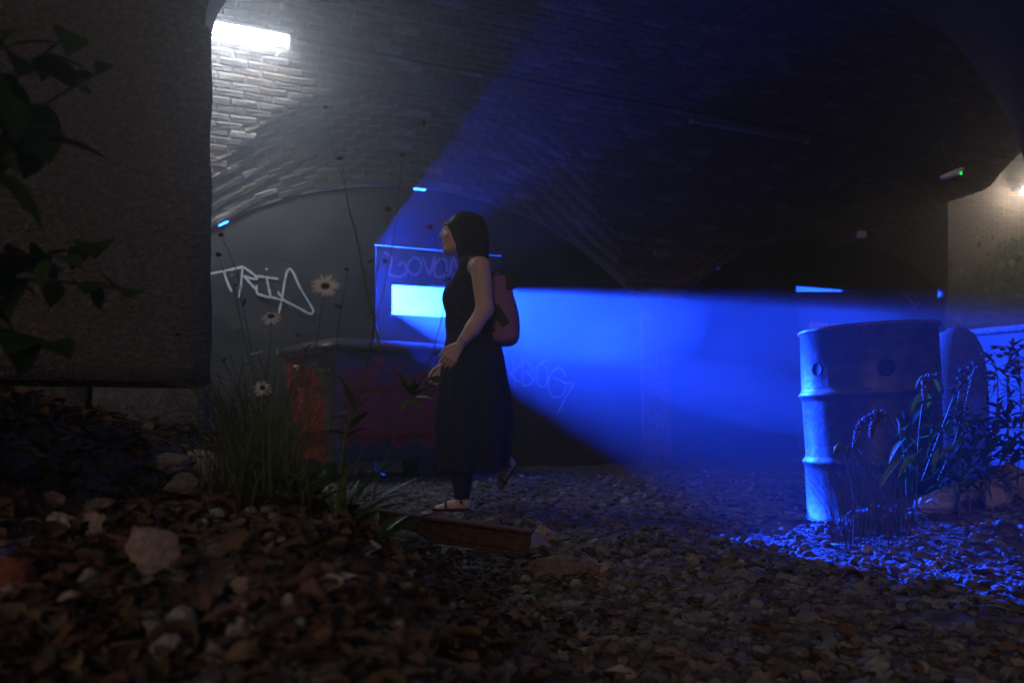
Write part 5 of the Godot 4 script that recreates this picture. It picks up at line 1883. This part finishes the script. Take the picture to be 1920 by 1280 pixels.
	for q in weeds:
		var first: Array = q[1][0]
		var w: Node3D = make.call(q[0], first[0], q[2] + 0.1)
		stem_line(w, "stem", q[1], q[2] + 0.1, q[2], 0.0018, 0.001, M.stem)
		seed_head(w, pt(q[3][0], q[3][1], q[2]) - w.position, Vector3(0.1, 1, 0.3), 0.006 if q[4] == "dark" else 0.0045, {"dark": M.dark_green, "red": M.red_seed, "dry": M.dry, "yellow": plain(lin(0.35, 0.28, 0.03))}[q[4]], q[4] == "dry")
		for k in 3:
			var at: Array = q[1][k + 1]
			leaf_on(w, pt(at[0], at[1], q[2] + 0.06) - w.position, pt(at[0] + rng.randf_range(-28, 28), at[1] - rng.randf_range(5, 28), q[2]) - w.position, 0.005, M.green)
	# broad-leaved rosettes at the foot
	for q in [["broad-leaved green plant at the foot of the tallest weed", 650, 925, 1.62, 15], ["broad-leaved green plant in front of the red container", 560, 930, 1.58, 14], ["small broad-leaved plant by the end of the rusty beam", 690, 935, 1.85, 9]]:
		var c := pt(q[1], 775, q[3])
		var p := thing("leafy_weed", q[0], "weed", ground_at(c.x, c.z))
		for k in q[4]:
			var an: float = TAU * k / q[4] + rng.randf_range(-0.2, 0.2)
			var l := rng.randf_range(0.06, 0.13)
			var up := rng.randf_range(0.04, 0.15)
			var m: Material = M.green if k % 3 else M.dark_green
			var base := Vector3(cos(an) * 0.012, rng.randf_range(0.0, 0.05), sin(an) * 0.012)
			leaf_on(p, base, base + Vector3(cos(an) * l, up, sin(an) * l * 0.8), rng.randf_range(0.018, 0.034), m, 0.5)
	# grass tuft: blades nobody could count
	var tuft := begin(true)
	for i in 420:
		var px := 480.0 + 60.0 * rng.randfn(0.0, 1.0) * 0.75
		if rng.randf() < 0.25:
			px = rng.randf_range(400, 720)
		var d := rng.randf_range(1.45, 2.1)
		var base := pt(px, 775, d)
		base.y = height(base.x, base.z) - 0.01
		var h := rng.randf_range(0.1, 0.4) * (1.0 if px < 560 else 0.55)
		var lean := Vector3(rng.randf_range(-0.7, 0.7), 0, rng.randf_range(-0.5, 0.5)) * h
		add_tube(tuft, [base, base + Vector3(0, h * 0.5, 0) + lean * 0.2, base + Vector3(0, h * 0.85, 0) + lean * 0.6, base + Vector3(0, h * rng.randf_range(0.8, 1.0), 0) + lean * 1.1], [0.0013, 0.0011, 0.0008, 0.0003], 3)
	var to := obj("grass_tuft", done(tuft), M.stem)
	to.set_meta("kind", "stuff")
	to.set_meta("label", "tuft of long grass between the stone pier and the red container")
	to.set_meta("category", "grass")
	# bent dry stalks with sharp outlines
	for q in [["dry bent grass stalk arching before the woman's sandals", [[752, 958], [790, 915], [820, 880], [841, 850]]], ["dry grass stalk crossing the grass tuft towards the pier", [[396, 800], [420, 780], [450, 760], [480, 745]]], ["dry stalk with a seed spray beside the container corner", [[520, 930], [530, 800], [560, 700], [610, 668]]], ["thin dry stalk rising among the daisies", [[470, 930], [440, 850], [405, 760], [392, 700]]], ["dry twisted stalk low in front of the container", [[560, 905], [600, 820], [650, 800], [700, 790]]]]:
		var w := thing("dry_stalk", q[0], "stalk", ground_at(pt(q[1][0][0], 775, 1.85).x, -1.85))
		stem_line(w, "stem", q[1], 1.85 if q[1][0][0] > 700 else 1.6, 1.8 if q[1][0][0] > 700 else 1.55, 0.0011, 0.0006, M.dry)

# ---------------------------------------------------------------- dark shrub at the left edge
func build_left_shrub() -> void:
	var base := Vector3(-1.15, 0, -1.25)
	var root := thing("leafy_shrub", "dark green broad-leaved shrub in front of the stone pier", "shrub", ground_at(base.x, base.z))
	var kinds := []
	for k in 4:
		kinds.append(leaf_mesh(1.0, 0.5 + 0.08 * k, 0.25, 0.35 + 0.15 * k, 0.12, 9))
	var n := 0
	for q in [[-160, 640, 130, 60, 1.25], [-180, 660, 205, 120, 1.3], [-200, 700, 120, 250, 1.2], [-150, 700, 215, 540, 1.3], [-180, 720, 120, 480, 1.1], [-200, 760, 120, 650, 1.15], [-220, 700, 40, 160, 1.1], [-120, 760, 180, 455, 1.45], [-260, 700, -10, 330, 1.0], [-240, 720, 20, 60, 1.0], [-240, 740, 10, 560, 1.0]]:
		var p0 := pt(q[0], q[1], q[4] + 0.1) - root.position
		var p2 := pt(q[2], q[3], q[4]) - root.position
		var mid := p0.lerp(p2, 0.5) + Vector3(-0.05, 0.08, 0)
		var line := curve_points([Vector3(rng.randf_range(-0.06, 0.06), 0, rng.randf_range(-0.05, 0.05)), p0, mid, p2], 6)
		var rad := []
		for i in line.size():
			rad.append(lerpf(0.006, 0.0015, float(i) / line.size()))
		obj("stem", tube_mesh(line, rad, 6), plain(lin(0.05, 0.045, 0.025)), root)
		for k in 26:
			var t := lerpf(0.25, 1.0, k / 25.0)
			var at: Vector3 = line[int(t * (line.size() - 1))]
			var out := Vector3(rng.randf_range(-0.7, 1.0), rng.randf_range(-0.75, 0.2), rng.randf_range(-0.3, 0.9)).normalized()
			var l := rng.randf_range(0.035, 0.1)
			var x := out.cross(Vector3.UP).normalized()
			var y := x.cross(out)
			if y.y < 0:
				y = -y
				x = -x
			obj("leaf", kinds[n % 4], M.dark_green, root, Transform3D(Basis(x, y, out).rotated(out, rng.randf_range(-0.5, 0.5)).scaled(Vector3.ONE * l), at))
			n += 1

# ---------------------------------------------------------------- growth round the oil barrel
func spike(parent: Node3D, pts: Array, r: float, m: Material) -> void:
	var line := curve_points(pts, 7)
	var st := begin(false)
	for i in line.size():
		var t := float(i) / (line.size() - 1)
		var rr := r * (1.0 - 0.7 * t)
		for k in 11:
			var a := rng.randf() * TAU
			var o := Vector3(cos(a), rng.randf_range(-0.4, 0.4), sin(a))
			var c: Vector3 = line[i] + o * rr * rng.randf_range(0.7, 1.1)
			add_box(st, Transform3D(Basis.from_euler(Vector3(a, a * 2.0, 0)), c), Vector3.ONE * 0.006, 0.001)
	var o := obj("flower_spike", done(st), m, parent)
	o.set_meta("kind", "stuff")

func build_right_bush() -> void:
	var spk := plain(lin(0.1, 0.075, 0.1), 0.6)
	var c := ground_at(1.95, -3.1)
	var bush := thing("butterfly_bush", "arching bush with drooping flower spikes in front of the oil barrel", "bush", c)
	for q in [[[1720, 900], [1725, 800], [1735, 730], [1740, 700]], [[1700, 900], [1690, 820], [1665, 775], [1640, 772]], [[1760, 900], [1790, 830], [1800, 790]], [[1730, 900], [1760, 820], [1790, 740]], [[1690, 910], [1650, 850], [1600, 830]]]:
		stem_line(bush, "stem", q, 3.1, 2.95, 0.005, 0.002, M.stem)
	for q in [[[1748, 704], [1738, 712], [1734, 730], [1736, 745]], [[1650, 772], [1625, 785], [1610, 805], [1603, 838]], [[1660, 775], [1645, 785], [1637, 800], [1634, 820]]]:
		spike(bush, q.map(func(v): return pt(v[0], v[1], 2.95) - c), 0.018, spk)
	for q in [[1735, 735, 1706, 760, 0.02], [1738, 735, 1748, 758, 0.018], [1648, 776, 1665, 783, 0.012], [1680, 782, 1700, 815, 0.012], [1735, 702, 1708, 714, 0.01], [1745, 702, 1765, 690, 0.01], [1750, 708, 1768, 730, 0.012], [1700, 820, 1655, 850, 0.02], [1710, 830, 1760, 800, 0.02], [1720, 850, 1680, 880, 0.02], [1760, 840, 1745, 880, 0.014], [1800, 790, 1830, 800, 0.012], [1790, 835, 1755, 850, 0.014], [1730, 800, 1770, 790, 0.016], [1690, 860, 1640, 900, 0.018], [1770, 850, 1810, 830, 0.016]]:
		leaf_on(bush, pt(q[0], q[1], 2.98) - c, pt(q[2], q[3], 2.93) - c, q[4] * 1.4, M.green, 0.6)
	for k in 280:
		var at := pt(rng.randf_range(1690, 1930), rng.randf_range(760, 905), rng.randf_range(2.95, 3.3)) - c
		leaf_on(bush, at, at + Vector3(rng.randf_range(-0.11, 0.11), rng.randf_range(-0.07, 0.07), rng.randf_range(-0.02, 0.08)), rng.randf_range(0.014, 0.03), M.dark_green, 0.5)
	# tall seeding weeds that catch the blue light
	var seeded := plain(lin(0.05, 0.045, 0.045), 0.8)
	var tops := [["seeding weed with a nodding flat head, tallest beside the low wall", [[1850, 900], [1868, 800], [1872, 730], [1866, 680], [1845, 662]], [[1845, 664], [1865, 652], [1880, 655], [1875, 668], [1850, 668], [1888, 664]]],
		["seeding weed with a clustered head at the frame edge of the low wall", [[1890, 900], [1892, 800], [1890, 720], [1900, 690]], [[1898, 684], [1908, 680], [1890, 690], [1912, 690], [1902, 700], [1885, 696]]],
		["seeding weed with a single top head over the low wall", [[1910, 900], [1915, 780], [1912, 700], [1902, 660], [1900, 650]], [[1900, 645], [1897, 655], [1918, 650]]],
		["leaning seeding weed before the rounded stone post", [[1800, 900], [1806, 800], [1815, 740], [1830, 680]], [[1828, 682], [1820, 690], [1836, 690], [1812, 700]]],
		["upright seeding weed between the rounded post and the bush", [[1820, 900], [1832, 820], [1850, 740], [1856, 705]], [[1856, 700], [1850, 708], [1862, 710]]],
		["pale stalked weed close against the oil barrel", [[1800, 880], [1792, 800], [1800, 730], [1806, 700]], [[1804, 696], [1800, 710], [1810, 716], [1798, 725]]]]
	for q in tops:
		var b: Array = q[1][0]
		var w := thing("seeding_weed", q[0], "weed", ground_at(pt(b[0], 775, 3.05).x, -3.05), 0.0, "seeding weeds beside the barrel")
		var line := stem_line(w, "stem", q[1], 3.05, 2.95, 0.0035, 0.002, M.stem)
		for h in q[2]:
			seed_head(w, pt(h[0], h[1], rng.randf_range(2.93, 2.97)) - w.position, Vector3(0.1, 1, 0.2), 0.0105, seeded, true)
		for k in 46:
			var at: Vector3 = line[rng.randi_range(int(line.size() * 0.15), line.size() - 1)]
			var e := Vector3(rng.randf_range(-0.06, 0.06), rng.randf_range(-0.045, 0.05), rng.randf_range(-0.05, 0.05))
			leaf_on(w, at, at + e, 0.012, M.dry if k % 3 == 0 else M.dark_green, 0.5)
	# wiry grass at the foot of the barrel
	var tuft := begin(true)
	for i in 170:
		var px := rng.randf_range(1560, 1720)
		var base := pt(px, 775, rng.randf_range(2.95, 3.3))
		base.y = height(base.x, base.z) - 0.01
		var h := rng.randf_range(0.12, 0.34)
		var lean := Vector3(rng.randf_range(-0.55, 0.2), 0, rng.randf_range(-0.3, 0.3)) * h
		add_tube(tuft, [base, base + Vector3(0, h * 0.5, 0) + lean * 0.2, base + Vector3(0, h * 0.9, 0) + lean * 0.7, base + Vector3(0, h, 0) + lean * 1.1], [0.0016, 0.0013, 0.0009, 0.0004], 3)
	var to := obj("grass_tuft", done(tuft), M.dry)
	to.set_meta("kind", "stuff")
	to.set_meta("label", "wiry grass at the foot of the oil barrel")
	to.set_meta("category", "grass")
	var gs := thing("grass_ear", "pale thick grass ear leaning across the lower barrel, lit blue", "grass ear", ground_at(pt(1590, 775, 3.0).x, -3.0))
	stem_line(gs, "stem", [[1600, 930], [1590, 880], [1576, 845], [1530, 833]], 3.0, 2.95, 0.002, 0.001, M.dry)
	var ear := begin(true)
	add_tube(ear, [pt(1566, 850, 2.95) - gs.position, pt(1570, 840, 2.95) - gs.position, pt(1576, 829, 2.95) - gs.position], [0.006, 0.011, 0.004], 8)
	obj("seed_ear", done(ear), M.dry, gs)
	leaf_on(gs, pt(1585, 850, 2.95) - gs.position, pt(1592, 828, 2.95) - gs.position, 0.012, M.dry)
